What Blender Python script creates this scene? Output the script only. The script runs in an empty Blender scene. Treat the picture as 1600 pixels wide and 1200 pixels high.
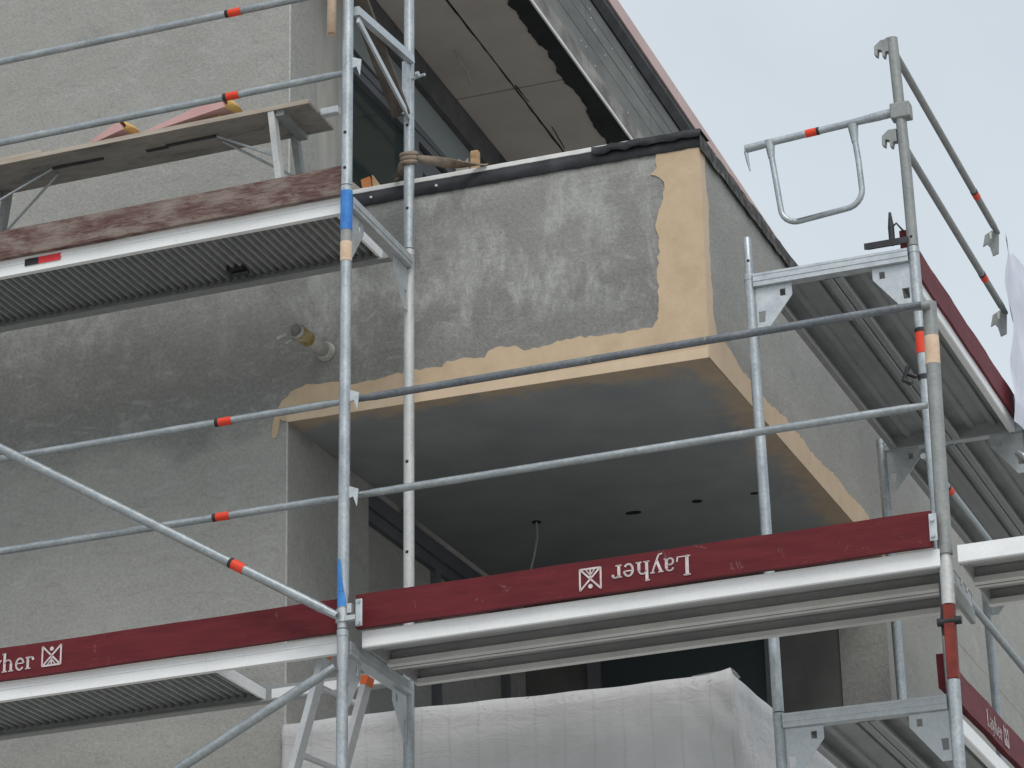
import bpy, bmesh, math, random
from mathutils import Matrix, Vector
random.seed(7)
S = bpy.context.scene
COL = S.collection

# ------------------------------------------------------------------ camera
cam_data = bpy.data.cameras.new('camera')
cam = bpy.data.objects.new('camera', cam_data)
COL.objects.link(cam)
YAW, PITCH, ROLL = -0.3514, 0.3668, -0.0217
F = Vector((math.sin(YAW)*math.cos(PITCH), math.cos(YAW)*math.cos(PITCH), math.sin(PITCH)))
R0 = Vector((math.cos(YAW), -math.sin(YAW), 0))
U0 = R0.cross(F)
R_ = R0*math.cos(ROLL) + U0*math.sin(ROLL)
U_ = U0*math.cos(ROLL) - R0*math.sin(ROLL)
cam.matrix_world = Matrix((( R_.x, U_.x, -F.x, 3.4356), (R_.y, U_.y, -F.y, -11.8865), (R_.z, U_.z, -F.z, -3.51), (0, 0, 0, 1)))
cam_data.sensor_width = 36
cam_data.lens = 105.9
cam_data.clip_end = 2000
S.camera = cam

# ------------------------------------------------------------------ sky, sun, exposure
SUN_ELEV, SUN_AZ = math.radians(52), math.radians(150)      # azimuth from +Y, clockwise: front right of the facade
world = bpy.data.worlds.new('World')
S.world = world
world.use_nodes = True
nt = world.node_tree
nt.nodes.clear()
wout = nt.nodes.new('ShaderNodeOutputWorld')
bg = nt.nodes.new('ShaderNodeBackground')
sky = nt.nodes.new('ShaderNodeTexSky')
sky.sky_type = 'NISHITA'
sky.sun_disc = False
sky.sun_elevation = SUN_ELEV
sky.sun_rotation = SUN_AZ
sky.air_density = 1.0
sky.dust_density = 3.0
tcw = nt.nodes.new('ShaderNodeTexCoord')
cn = nt.nodes.new('ShaderNodeTexNoise')
cn.inputs['Scale'].default_value = 2.6
cn.inputs['Detail'].default_value = 5
cn.inputs['Roughness'].default_value = 0.5
cr = nt.nodes.new('ShaderNodeValToRGB')
cr.color_ramp.elements[0].position = 0.3
cr.color_ramp.elements[0].color = (0.60, 0.60, 0.60, 1)
cr.color_ramp.elements[1].position = 0.72
cr.color_ramp.elements[1].color = (0.98, 0.98, 0.98, 1)
cm = nt.nodes.new('ShaderNodeMix')
cm.data_type = 'RGBA'
cm.inputs['B'].default_value = (6.15, 6.7, 7.05, 1)           # overcast cloud sheet
nt.links.new(tcw.outputs['Generated'], cn.inputs['Vector'])
nt.links.new(cn.outputs['Fac'], cr.inputs['Fac'])
nt.links.new(cr.outputs['Color'], cm.inputs['Factor'])
nt.links.new(sky.outputs['Color'], cm.inputs['A'])
nt.links.new(cm.outputs['Result'], bg.inputs['Color'])
bg.inputs['Strength'].default_value = 0.125
nt.links.new(bg.outputs['Background'], wout.inputs['Surface'])

sd = bpy.data.lights.new('sun', 'SUN')
sd.energy = 1.5
sd.angle = math.radians(25)
sd.color = (1.0, 0.97, 0.93)
sun = bpy.data.objects.new('sun', sd)
COL.objects.link(sun)
sdir = Vector((math.sin(SUN_AZ)*math.cos(SUN_ELEV), math.cos(SUN_AZ)*math.cos(SUN_ELEV), math.sin(SUN_ELEV)))
sun.rotation_euler = sdir.to_track_quat('Z', 'Y').to_euler()
sun.location = (4, -8, 12)
S.view_settings.view_transform = 'Standard'
S.view_settings.look = 'None'
S.view_settings.gamma = 1
S.view_settings.exposure = 0.0

# ------------------------------------------------------------------ materials
def hexc(r, g, b):
    f = lambda v: (v/255/12.92) if v/255 <= 0.04045 else ((v/255+0.055)/1.055)**2.4
    return (f(r), f(g), f(b), 1)

class Mat:
    def __init__(self, name, rough=0.7, metal=0.0, spec=0.5):
        self.m = bpy.data.materials.new(name)
        self.m.use_nodes = True
        self.t = self.m.node_tree
        self.b = self.t.nodes['Principled BSDF']
        self.b.inputs['Roughness'].default_value = rough
        self.b.inputs['Metallic'].default_value = metal
        self.b.inputs['Specular IOR Level'].default_value = spec
        self.geo = self.t.nodes.new('ShaderNodeNewGeometry')
    def link(self, a, b): self.t.links.new(a, b)
    def pos(self, scale=(1, 1, 1), loc=(0, 0, 0), rot=(0, 0, 0)):
        mp = self.t.nodes.new('ShaderNodeMapping')
        mp.inputs['Scale'].default_value = scale
        mp.inputs['Location'].default_value = loc
        mp.inputs['Rotation'].default_value = rot
        self.link(self.geo.outputs['Position'], mp.inputs['Vector'])
        return mp.outputs['Vector']
    def noise(self, scale=5, detail=4, rough=0.55, vec=None, dist=0.0):
        n = self.t.nodes.new('ShaderNodeTexNoise')
        n.inputs['Scale'].default_value = scale
        n.inputs['Detail'].default_value = detail
        n.inputs['Roughness'].default_value = rough
        n.inputs['Distortion'].default_value = dist
        self.link(vec if vec is not None else self.pos(), n.inputs['Vector'])
        return n.outputs['Fac']
    def ramp(self, fac, stops):
        r = self.t.nodes.new('ShaderNodeValToRGB')
        e = r.color_ramp.elements
        while len(e) < len(stops): e.new(0.5)
        for i, (p, c) in enumerate(stops):
            e[i].position = p
            e[i].color = c if len(c) == 4 else (*c, 1)
        self.link(fac, r.inputs['Fac'])
        return r.outputs['Color']
    def mix(self, fac, a, b, mode='MIX'):
        n = self.t.nodes.new('ShaderNodeMix')
        n.data_type = 'RGBA'
        n.blend_type = mode
        for v, s in ((fac, 'Factor'), (a, 'A'), (b, 'B')):
            if hasattr(v, 'links') or hasattr(v, 'is_linked'): self.link(v, n.inputs[s])
            elif s == 'Factor': n.inputs[s].default_value = v
            else: n.inputs[s].default_value = v if len(v) == 4 else (*v, 1)
        return n.outputs['Result']
    def math(self, op, a, b=0.0, clamp=False):
        n = self.t.nodes.new('ShaderNodeMath')
        n.operation = op
        n.use_clamp = clamp
        for i, v in enumerate((a, b)):
            if hasattr(v, 'is_linked'): self.link(v, n.inputs[i])
            else: n.inputs[i].default_value = v
        return n.outputs['Value']
    def xyz(self):
        n = self.t.nodes.new('ShaderNodeSeparateXYZ')
        self.link(self.geo.outputs['Position'], n.inputs['Vector'])
        return n.outputs
    def color(self, c):
        if hasattr(c, 'is_linked'): self.link(c, self.b.inputs['Base Color'])
        else: self.b.inputs['Base Color'].default_value = c if len(c) == 4 else (*c, 1)
        return self
    def rough(self, c): self.link(c, self.b.inputs['Roughness']); return self
    def bump(self, h, strength=0.3, dist=0.01):
        n = self.t.nodes.new('ShaderNodeBump')
        n.inputs['Strength'].default_value = strength
        n.inputs['Distance'].default_value = dist
        self.link(h, n.inputs['Height'])
        self.link(n.outputs['Normal'], self.b.inputs['Normal'])
        return self

M = {}
def g(v, b=1.0): return (v, v, v*b, 1)

# cement base coat: light dry blotches over darker damp zones
def plaster(name, damp=True):
    p = Mat(name, 0.92, 0, 0.2)
    big = p.noise(0.9, 3, 0.5, p.pos((1, 1, 1.4)))
    fine = p.noise(55, 5, 0.75)
    x = p.xyz()
    base = p.ramp(big, [(0.3, (0.305, 0.301, 0.282)), (0.7, (0.385, 0.380, 0.357))])
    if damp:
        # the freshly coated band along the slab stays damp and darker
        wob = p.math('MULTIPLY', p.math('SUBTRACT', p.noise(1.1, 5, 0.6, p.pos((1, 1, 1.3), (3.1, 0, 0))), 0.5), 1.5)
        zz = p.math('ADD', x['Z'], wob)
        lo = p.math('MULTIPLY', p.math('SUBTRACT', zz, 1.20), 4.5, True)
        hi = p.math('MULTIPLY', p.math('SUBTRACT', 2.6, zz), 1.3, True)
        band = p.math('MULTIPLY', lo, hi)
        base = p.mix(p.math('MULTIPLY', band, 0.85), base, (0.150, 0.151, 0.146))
        # dry scraped blotches: short vertical columns made of many trowel streaks
        col = p.ramp(p.noise(2.6, 7, 0.62, p.pos((1.75, 1.75, 1.0), (0.3, 0, 0.45), (0, 0.2, 0)), 0.3), [(0.47, (0, 0, 0)), (0.60, (1, 1, 1))])
        streak = p.ramp(p.noise(17, 7, 0.78, p.pos((1.6, 1.6, 0.55), rot=(0, 0.45, 0)), 0.8), [(0.38, (0, 0, 0)), (0.58, (1, 1, 1))])
        dz = p.math('MULTIPLY', p.math('SUBTRACT', p.math('ADD', x['Z'], p.math('MULTIPLY', wob, 0.25)), 1.58), 5.0, True)
        dt = p.math('MULTIPLY', p.math('SUBTRACT', 2.75, x['Z']), 2.5, True)
        bx_ = p.math('MULTIPLY_ADD', p.math('MULTIPLY', p.math('ADD', x['X'], 2.3), 2.5, True), 0.65)
        bx_.node.inputs[2].default_value = 0.35
        k = p.math('MULTIPLY', p.math('MULTIPLY', p.math('MULTIPLY', col, dz), dt), bx_)
        base = p.mix(p.math('MULTIPLY', p.math('MULTIPLY', k, p.math('MULTIPLY', streak, 0.8)), 1.0), base, (0.46, 0.465, 0.45))
        base = p.mix(p.math('MULTIPLY', k, 0.25), base, (0.43, 0.435, 0.42))
    # pale trowel scuffs anywhere on the wall
    sc = p.ramp(p.noise(2.3, 7, 0.72, p.pos((1, 1, 1.7), (7, 2, 1)), 0.9), [(0.56, (0, 0, 0)), (0.70, (1, 1, 1))])
    base = p.mix(p.math('MULTIPLY', sc, 0.42), base, (0.50, 0.50, 0.485))
    dkp = p.ramp(p.noise(1.7, 7, 0.7, p.pos((1, 1, 1.5), (2, 8, 4)), 0.7), [(0.30, (1, 1, 1)), (0.46, (0, 0, 0))])
    base = p.mix(p.math('MULTIPLY', dkp, 0.22), base, (0.17, 0.17, 0.16))
    tr = p.noise(5.5, 8, 0.74, p.pos((1.0, 1.0, 2.6), (1, 5, 2), (0, 0.55, 0)), 1.1)
    base = p.mix(p.math('MULTIPLY', p.ramp(tr, [(0.55, (0, 0, 0)), (0.66, (1, 1, 1))]), 0.38), base, (0.47, 0.47, 0.455))
    base = p.mix(p.math('MULTIPLY', p.ramp(tr, [(0.34, (1, 1, 1)), (0.45, (0, 0, 0))]), 0.30), base, (0.15, 0.15, 0.143))
    base = p.mix(0.25, base, p.ramp(fine, [(0.25, (0.10, 0.10, 0.09)), (0.75, (0.62, 0.62, 0.59))]))
    p.color(base)
    bh = p.math('ADD', p.math('MULTIPLY', p.noise(20, 7, 0.7, p.pos((1, 1, 0.6), rot=(0, 0.4, 0)), 0.4), 0.8), p.math('MULTIPLY', p.noise(90, 4, 0.65), 0.45))
    p.bump(bh, 0.75, 0.011)
    return p.m
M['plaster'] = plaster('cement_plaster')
M['plaster_side'] = plaster('cement_plaster_side', False)
M['plaster_plain'] = plaster('cement_plaster_plain', False)

def simple(name, c1, c2, scale=6, rough=0.8, metal=0.0, bump=0.0, bscale=40, stretch=(1, 1, 1), spec=0.4, lo=0.35, hi=0.65):
    p = Mat(name, rough, metal, spec)
    p.color(p.ramp(p.noise(scale, 6, 0.62, p.pos(stretch)), [(lo, c1), (hi, c2)]))
    if bump: p.bump(p.noise(bscale, 5, 0.65, p.pos(stretch)), bump, 0.004)
    M[name] = p.m
    return p
simple('tan_mortar', (0.49, 0.372, 0.250), (0.575, 0.442, 0.305), 7, 0.9, 0, 0.35, 45)
simple('tan_bead', (0.585, 0.455, 0.32), (0.65, 0.512, 0.37), 7, 0.9, 0, 0.2, 60)
simple('black_membrane', (0.012, 0.013, 0.016), (0.04, 0.042, 0.048), 9, 0.55, 0, 0.5, 14)
simple('brown_membrane', (0.02, 0.018, 0.016), (0.16, 0.14, 0.12), 16, 0.7, 0, 0.6, 18, lo=0.45, hi=0.75)
simple('pink_edge', (0.50, 0.36, 0.34), (0.57, 0.42, 0.40), 3, 0.6)
simple('white_profile', (0.62, 0.62, 0.60), (0.78, 0.78, 0.76), 9, 0.6)
simple('bead_grey', (0.42, 0.42, 0.40), (0.55, 0.55, 0.52), 30, 0.9)
simple('floor_light', (0.42, 0.41, 0.39), (0.5, 0.49, 0.46), 3, 0.9)
simple('ceiling_board', (0.45, 0.415, 0.385), (0.53, 0.49, 0.455), 2.5, 0.95, 0, 0.2, 60)
simple('fascia_board', (0.13, 0.135, 0.13), (0.21, 0.215, 0.205), 3.2, 0.85, 0, 0.3, 30, (1, 0.5, 1.5))
simple('fascia_smear', (0.15, 0.145, 0.135), (0.34, 0.33, 0.31), 7, 0.9, 0, 0.5, 22, (1, 0.6, 1))
simple('lintel', (0.06, 0.062, 0.065), (0.11, 0.11, 0.11), 5, 0.9, 0, 0.2, 30)
simple('dark_strip', (0.010, 0.011, 0.013), (0.022, 0.023, 0.026), 8, 0.8, 0, 0.3, 30)
simple('window_frame', (0.13, 0.14, 0.155), (0.17, 0.18, 0.195), 3, 0.45, 0.2)
simple('shutter_box', (0.20, 0.225, 0.23), (0.24, 0.265, 0.27), 2, 0.5, 0.1)
simple('reveal', (0.30, 0.295, 0.27), (0.42, 0.41, 0.375), 5, 0.9, 0, 0.3, 40, (1, 2.2, 0.35))
simple('concrete', (0.22, 0.215, 0.205), (0.30, 0.295, 0.28), 3, 0.9, 0, 0.2, 30)
simple('back_wall', (0.12, 0.118, 0.112), (0.17, 0.167, 0.158), 3, 0.9, 0, 0.2, 30)
simple('gravel', (0.36, 0.345, 0.32), (0.48, 0.46, 0.43), 7, 0.95, 0, 0.4, 60)
simple('scrim_white', (0.70, 0.71, 0.73), (0.78, 0.79, 0.81), 5, 0.85)
p = Mat('red_toe', 0.6, 0, 0.25)
cr_ = p.ramp(p.noise(5, 6, 0.65, p.pos((1, 1, 6))), [(0.35, (0.100, 0.010, 0.015)), (0.65, (0.140, 0.016, 0.021))])
sc_ = p.ramp(p.noise(11, 7, 0.75, p.pos((1, 1, 1.6)), 0.8), [(0.62, (0, 0, 0)), (0.72, (1, 1, 1))])
p.color(p.mix(p.math('MULTIPLY', sc_, 0.5), cr_, (0.33, 0.20, 0.18)))
p.bump(p.noise(40, 5, 0.65, p.pos((0.5, 0.5, 5))), 0.25, 0.004)
M['red_toe'] = p.m
simple('print_white', (0.50, 0.42, 0.42), (0.70, 0.62, 0.62), 30, 0.7)
simple('red_mark', (0.70, 0.045, 0.015), (0.80, 0.07, 0.03), 9, 0.5)
simple('black_mark', (0.015, 0.015, 0.017), (0.04, 0.03, 0.03), 20, 0.6)
simple('red_label', (0.72, 0.03, 0.04), (0.78, 0.05, 0.05), 9, 0.5)
simple('blue_paint', (0.03, 0.17, 0.52), (0.06, 0.26, 0.62), 18, 0.5)
simple('cream_tape', (0.60, 0.42, 0.29), (0.72, 0.56, 0.42), 25, 0.8)
simple('rust_red', (0.13, 0.018, 0.012), (0.24, 0.032, 0.018), 9, 0.6, 0, 0.3, 30)
simple('pink_foam', (0.58, 0.34, 0.33), (0.66, 0.42, 0.40), 6, 0.9)
simple('yellow_foam', (0.60, 0.36, 0.10), (0.70, 0.46, 0.16), 6, 0.9)
simple('raw_wood', (0.33, 0.20, 0.10), (0.52, 0.36, 0.21), 7, 0.85, 0, 0.3, 25, (1, 1, 5))
simple('orange_wood', (0.42, 0.15, 0.04), (0.52, 0.22, 0.08), 7, 0.85)
simple('strap_cloth', (0.17, 0.13, 0.10), (0.30, 0.245, 0.19), 22, 0.9, 0, 0.5, 60)
simple('grey_brick', (0.26, 0.24, 0.22), (0.36, 0.33, 0.30), 9, 0.9, 0, 0.3, 30)
simple('pipe_white', (0.30, 0.295, 0.275), (0.50, 0.49, 0.46), 14, 0.7, 0, 0.5, 40)
simple('pipe_tape', (0.22, 0.16, 0.05), (0.42, 0.35, 0.20), 20, 0.6, 0, 0.4, 40)
simple('film', (0.40, 0.39, 0.36), (0.62, 0.61, 0.58), 20, 0.5)
simple('orange_plastic', (0.60, 0.12, 0.03), (0.70, 0.16, 0.05), 9, 0.5)
simple('dark_metal', (0.03, 0.032, 0.035), (0.07, 0.07, 0.075), 9, 0.5, 0.5)
simple('cable', (0.30, 0.30, 0.30), (0.36, 0.36, 0.36), 9, 0.6)

def galv(name, a, b, c, rough=0.42, metal=0.75, streak=(1, 1, 1), dirt=0.0):
    p = Mat(name, rough, metal)
    n1 = p.noise(16, 6, 0.65, p.pos(streak))
    n2 = p.noise(70, 4, 0.6)
    col = p.mix(0.35, p.ramp(n1, [(0.3, a), (0.55, b), (0.75, c)]), p.ramp(n2, [(0.3, a), (0.7, c)]))
    if dirt:
        spl = p.ramp(p.noise(30, 6, 0.7, p.pos((1, 1, 0.6))), [(0.62, (0, 0, 0)), (0.67, (1, 1, 1))])
        col = p.mix(p.math('MULTIPLY', spl, dirt), col, (0.62, 0.56, 0.47))
        p.link(p.math('MULTIPLY', p.math('SUBTRACT', 1.0, p.math('MULTIPLY', spl, dirt)), metal), p.b.inputs['Metallic'])
    p.color(col)
    p.rough(p.ramp(n1, [(0.3, (rough-0.1,)*3), (0.7, (rough+0.14,)*3)]))
    p.bump(n2, 0.12, 0.002)
    M[name] = p.m
galv('galv', (0.26, 0.29, 0.31), (0.43, 0.47, 0.49), (0.62, 0.66, 0.68), 0.44, 0.62, (1, 1, 0.5), 0.6)
galv('galv_guard', (0.22, 0.25, 0.265), (0.36, 0.395, 0.41), (0.54, 0.57, 0.585), 0.42, 0.68, (0.4, 1, 1), 0.55)
galv('galv_dark', (0.09, 0.105, 0.12), (0.16, 0.18, 0.20), (0.30, 0.32, 0.34), 0.5, 0.5, (0.4, 1, 1), 0.35)  # darker copy of the rail metal; the dark building's reflection is put in colour
galv('galv_dull', (0.20, 0.215, 0.215), (0.30, 0.315, 0.31), (0.40, 0.41, 0.40), 0.6, 0.35, (1, 1, 0.5), 0.25)
galv('galv_plaster', (0.40, 0.41, 0.41), (0.55, 0.56, 0.55), (0.68, 0.69, 0.68), 0.55, 0.35, (1, 1, 0.4), 0.95)
galv('plate', (0.42, 0.45, 0.47), (0.55, 0.59, 0.61), (0.66, 0.69, 0.71), 0.45, 0.6)
galv('deck_steel', (0.27, 0.282, 0.29), (0.35, 0.362, 0.37), (0.43, 0.442, 0.45), 0.5, 0.45, (0.3, 0.3, 1))
galv('deck_alu', (0.27, 0.282, 0.282), (0.34, 0.352, 0.352), (0.41, 0.422, 0.42), 0.5, 0.3)
galv('alu_white', (0.78, 0.79, 0.79), (0.86, 0.87, 0.87), (0.91, 0.92, 0.92), 0.45, 0.0, (0.3, 1, 1), 0.30)
galv('deck_lip', (0.60, 0.60, 0.58), (0.70, 0.70, 0.68), (0.78, 0.78, 0.76), 0.45, 0.2, (0.3, 0.3, 1))  # paler copy of the deck steel; light caught by the lips is painted in
galv('deck_plate_a', (0.33, 0.335, 0.335), (0.41, 0.415, 0.415), (0.49, 0.495, 0.49), 0.45, 0.3, (0.3, 0.3, 1))
galv('ladder_alu', (0.50, 0.51, 0.52), (0.60, 0.61, 0.62), (0.70, 0.71, 0.72), 0.4, 0.4)

# weathered toe board: red paint worn down to grey wood
p = Mat('worn_red_wood', 0.8, 0, 0.3)
w1 = p.noise(4, 8, 0.76, p.pos((1.2, 1, 4.5), rot=(0, -0.03, 0)), 0.3)
col = p.ramp(w1, [(0.36, (0.055, 0.014, 0.015)), (0.45, (0.105, 0.040, 0.036)), (0.53, (0.205, 0.155, 0.130)), (0.70, (0.31, 0.265, 0.23))])
col = p.mix(0.35, col, p.ramp(p.noise(60, 4, 0.6, p.pos((0.25, 1, 3))), [(0.3, (0.05, 0.03, 0.03)), (0.7, (0.33, 0.27, 0.24))]))
p.color(col); p.bump(p.noise(60, 4, 0.6, p.pos((0.25, 1, 3))), 0.4, 0.004)
M['worn_red_wood'] = p.m
# trestle planks: grey plywood with stains
p = Mat('bench_wood', 0.85, 0, 0.3)
w1 = p.noise(4, 7, 0.68, p.pos((0.8, 2, 2)), 0.4)
col = p.ramp(w1, [(0.30, (0.10, 0.10, 0.095)), (0.44, (0.27, 0.255, 0.235)), (0.6, (0.37, 0.34, 0.305)), (0.75, (0.36, 0.27, 0.19))])
p.color(p.mix(0.3, col, p.ramp(p.noise(70, 4, 0.6, p.pos((0.2, 1.5, 1))), [(0.3, (0.08, 0.07, 0.06)), (0.7, (0.36, 0.32, 0.27))])))
p.bump(p.noise(60, 4, 0.6, p.pos((0.25, 1.5, 1))), 0.3, 0.004)
M['bench_wood'] = p.m
simple('bench_edge', (0.36, 0.31, 0.25), (0.52, 0.46, 0.39), 8, 0.85, 0, 0.3, 30, (0.4, 1, 4))
simple('dark_plank', (0.055, 0.048, 0.042), (0.14, 0.115, 0.095), 6, 0.85, 0, 0.4, 40, (2, 1, 1))
# loggia soffit: dark base coat with tan smears creeping in from the outer edges
p = Mat('soffit', 0.85, 0, 0.25)
x = p.xyz()
wob = p.math('MULTIPLY', p.math('SUBTRACT', p.noise(3.8, 7, 0.72, None, 0.9), 0.5), 0.52)
ed = p.math('MINIMUM', p.math('MULTIPLY', x['Y'], 1.0), p.math('MULTIPLY', x['X'], -0.85))
m1 = p.math('MULTIPLY', p.math('SUBTRACT', 0.15, p.math('ADD', ed, wob)), 9.0, True)
dk = p.ramp(p.noise(3, 5, 0.6), [(0.3, (0.28, 0.298, 0.306)), (0.7, (0.35, 0.368, 0.373))])
p.color(p.mix(p.math('MULTIPLY', m1, 0.85), dk, p.ramp(p.noise(9, 5, 0.6), [(0.3, (0.45, 0.34, 0.235)), (0.7, (0.56, 0.43, 0.30))])))
p.bump(p.noise(30, 5, 0.6), 0.3, 0.004)
M['soffit'] = p.m
# tarpaulin
p = Mat('tarpaulin', 0.5, 0, 0.4)
x = p.xyz()
sm = p.ramp(p.noise(9, 6, 0.72, None, 0.4), [(0.70, (0, 0, 0)), (0.76, (1, 1, 1))])
c0 = p.ramp(p.noise(2.2, 5, 0.6), [(0.3, (0.48, 0.48, 0.485)), (0.7, (0.60, 0.60, 0.605))])
fr_ = p.math('FRACT', p.math('MULTIPLY', p.math('ADD', p.math('ADD', x['X'], x['Y']), p.math('MULTIPLY', p.noise(3, 3), 0.02)), 7.6))
ln = p.math('MULTIPLY', p.math('SUBTRACT', 0.07, p.math('ABSOLUTE', p.math('SUBTRACT', fr_, 0.5))), 12.0, True)
fr2 = p.math('FRACT', p.math('MULTIPLY', p.math('ADD', x['Z'], p.math('MULTIPLY', p.noise(4, 3), 0.03)), 16.0))
ln2 = p.math('MULTIPLY', p.math('SUBTRACT', 0.07, p.math('ABSOLUTE', p.math('SUBTRACT', fr2, 0.5))), 12.0, True)
c0 = p.mix(p.math('MULTIPLY', ln, p.math('MULTIPLY', p.noise(7, 4), 0.5)), c0, (0.30, 0.30, 0.32))
c0 = p.mix(p.math('MULTIPLY', ln2, p.math('MULTIPLY', p.noise(5, 4), 0.1)), c0, (0.36, 0.36, 0.38))
hem = p.math('MULTIPLY', p.math('SUBTRACT', x['Z'], -0.16), 20.0, True)
sp2 = p.ramp(p.noise(24, 6, 0.75, None, 0.5), [(0.60, (0, 0, 0)), (0.66, (1, 1, 1))])
c0 = p.mix(p.math('MULTIPLY', p.math('MULTIPLY', hem, sp2), 0.8), c0, (0.16, 0.11, 0.08))
p.color(p.mix(p.math('MULTIPLY', sm, 0.7), c0, (0.20, 0.13, 0.09)))
p.bump(p.noise(11, 7, 0.62, p.pos((1, 1, 2.2)), 1.0), 0.4, 0.02)
M['tarpaulin'] = p.m
# netting sheet: thin and slightly see-through
p = Mat('netting', 0.7, 0, 0.2)
p.color(p.ramp(p.noise(6, 5, 0.6), [(0.3, (0.58, 0.60, 0.70)), (0.7, (0.74, 0.76, 0.84))]))
p.b.inputs['Alpha'].default_value = 0.9
p.b.inputs['Transmission Weight'].default_value = 0.0
M['netting'] = p.m
# glass
p = Mat('glass_upper', 0.06, 0, 0.6); p.color((0.035, 0.050, 0.048)); M['glass_upper'] = p.m
p = Mat('glass_dark', 0.12, 0, 0.8); p.color((0.045, 0.060, 0.066)); M['glass_dark'] = p.m  # base colour raised bluish to stand for reflections in the loggia glass

# ------------------------------------------------------------------ mesh helpers
ID = lambda x, y, z: Vector((x, y, z))
RA, RB = 0.0192, -0.0197
def FA(u, v, w):     # facade scaffold: u along, v towards the wall, w above its lower walkway
    return Vector((-1.337 + math.cos(RA)*u - math.sin(RA)*v + 0.009*w, -0.95 + math.sin(RA)*u + math.cos(RA)*v, 0.0211*u + w))
def FB(u, v, w):     # side scaffold: u outwards from its inner posts, v along the side wall, w above its upper walkway
    return Vector((0.2025 + math.cos(RB)*u - math.sin(RB)*v - 0.0131*w, 0.0154 + math.sin(RB)*u + math.cos(RB)*v, 1.7042 - 0.0233*v + w))

class MB:
    def __init__(self, T=ID):
        self.v, self.f, self.T, self.sm = [], [], T, []
    def add(self, vs, fs, smooth=False, raw=False):
        n = len(self.v)
        self.v += [Vector(q) if raw else self.T(*q) for q in vs]
        self.f += [[n+i for i in q] for q in fs]
        self.sm += [smooth]*len(fs)
        return self
    def box(self, a, b):
        x0, y0, z0 = [min(a[i], b[i]) for i in range(3)]
        x1, y1, z1 = [max(a[i], b[i]) for i in range(3)]
        return self.add([(x0,y0,z0),(x1,y0,z0),(x1,y1,z0),(x0,y1,z0),(x0,y0,z1),(x1,y0,z1),(x1,y1,z1),(x0,y1,z1)],
                        [(0,3,2,1),(4,5,6,7),(0,1,5,4),(1,2,6,5),(2,3,7,6),(3,0,4,7)])
    def tube(self, pts, r, n=14, caps=True, bend=None):
        P = [self.T(*q) for q in pts]
        rr = r if isinstance(r, (list, tuple)) else [r]*len(P)
        rings, prev = [], None
        for i, q in enumerate(P):
            d = ((P[min(i+1, len(P)-1)]-q).normalized() + (q-P[max(i-1, 0)]).normalized()).normalized()
            if prev is None:
                a = d.orthogonal().normalized()
            else:
                a = (prev - d*prev.dot(d)).normalized()
            prev = a
            b = d.cross(a)
            rings.append([q + a*math.cos(2*math.pi*k/n)*rr[i] + b*math.sin(2*math.pi*k/n)*rr[i] for k in range(n)])
        vs = [v for rg in rings for v in rg]
        fs = [(i*n+k, i*n+(k+1) % n, (i+1)*n+(k+1) % n, (i+1)*n+k) for i in range(len(P)-1) for k in range(n)]
        self.add(vs, fs, True, True)
        if caps:
            self.add(rings[0], [tuple(range(n-1, -1, -1))], False, True)
            self.add(rings[-1], [tuple(range(n))], False, True)
        return self
    def hollow(self, a, b, r, t=0.004, n=16):
        # open tube end: outer and inner wall with rims
        A, B_ = self.T(*a), self.T(*b)
        d = (B_-A).normalized(); e = d.orthogonal().normalized(); h = d.cross(e)
        ring = lambda c, q: [c + e*math.cos(2*math.pi*k/n)*q + h*math.sin(2*math.pi*k/n)*q for k in range(n)]
        vs = ring(A, r) + ring(B_, r) + ring(B_, r-t) + ring(A, r-t)
        fs = [(s*n+k, s*n+(k+1) % n, ((s+1) % 4)*n+(k+1) % n, ((s+1) % 4)*n+k) for s in range(4) for k in range(n)]
        return self.add(vs, fs, True, True)
    def prism(self, poly, axis, a, b):
        # poly in the two other axes (in order), extruded along axis from a to b
        def mk(q, t):
            q = list(q); q.insert(axis, t); return tuple(q)
        n = len(poly)
        vs = [mk(q, a) for q in poly] + [mk(q, b) for q in poly]
        return self.add(vs, [tuple(range(n-1, -1, -1)), tuple(range(n, 2*n))] + [(i, (i+1) % n, n+(i+1) % n, n+i) for i in range(n)])
    def bar(self, a, b, w, h, up=(0, 0, 1)):
        # rectangular bar between two points
        A, B_ = self.T(*a), self.T(*b)
        d = (B_-A).normalized(); s = d.cross(Vector(up)).normalized()*w/2; t = s.cross(d).normalized()*h/2
        vs = [A-s-t, A+s-t, A+s+t, A-s+t, B_-s-t, B_+s-t, B_+s+t, B_-s+t]
        return self.add(vs, [(0,3,2,1),(4,5,6,7),(0,1,5,4),(1,2,6,5),(2,3,7,6),(3,0,4,7)], False, True)

def part(name, mb, mat, parent=None, label=None, kind=None, bevel=0):
    me = bpy.data.meshes.new(name)
    o0 = Vector((0, 0, 0))
    if parent is not None:
        o0 = parent.get('_o') and Vector(parent['_o']) or Vector((0, 0, 0))
    me.from_pydata([tuple(v-o0) for v in mb.v], [], mb.f)
    me.polygons.foreach_set('use_smooth', mb.sm)
    bm = bmesh.new(); bm.from_mesh(me); bmesh.ops.recalc_face_normals(bm, faces=bm.faces); bm.to_mesh(me); bm.free()
    me.materials.append(M[mat])
    o = bpy.data.objects.new(name, me)
    COL.objects.link(o)
    if parent is not None:
        o.parent = parent
        o['_o'] = list(o0)
    if label: o['label'] = label
    if kind: o['kind'] = kind
    if bevel:
        b = o.modifiers.new('bevel', 'BEVEL'); b.width = bevel; b.segments = 2; b.limit_method = 'ANGLE'
    return o
def thing(name, label, cat, loc, group=None):
    o = bpy.data.objects.new(name, None)
    o.empty_display_size = 0.1
    COL.objects.link(o)
    o.location = loc
    o['label'] = label; o['category'] = cat; o['_o'] = list(loc)
    if group: o['group'] = group
    return o
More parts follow.
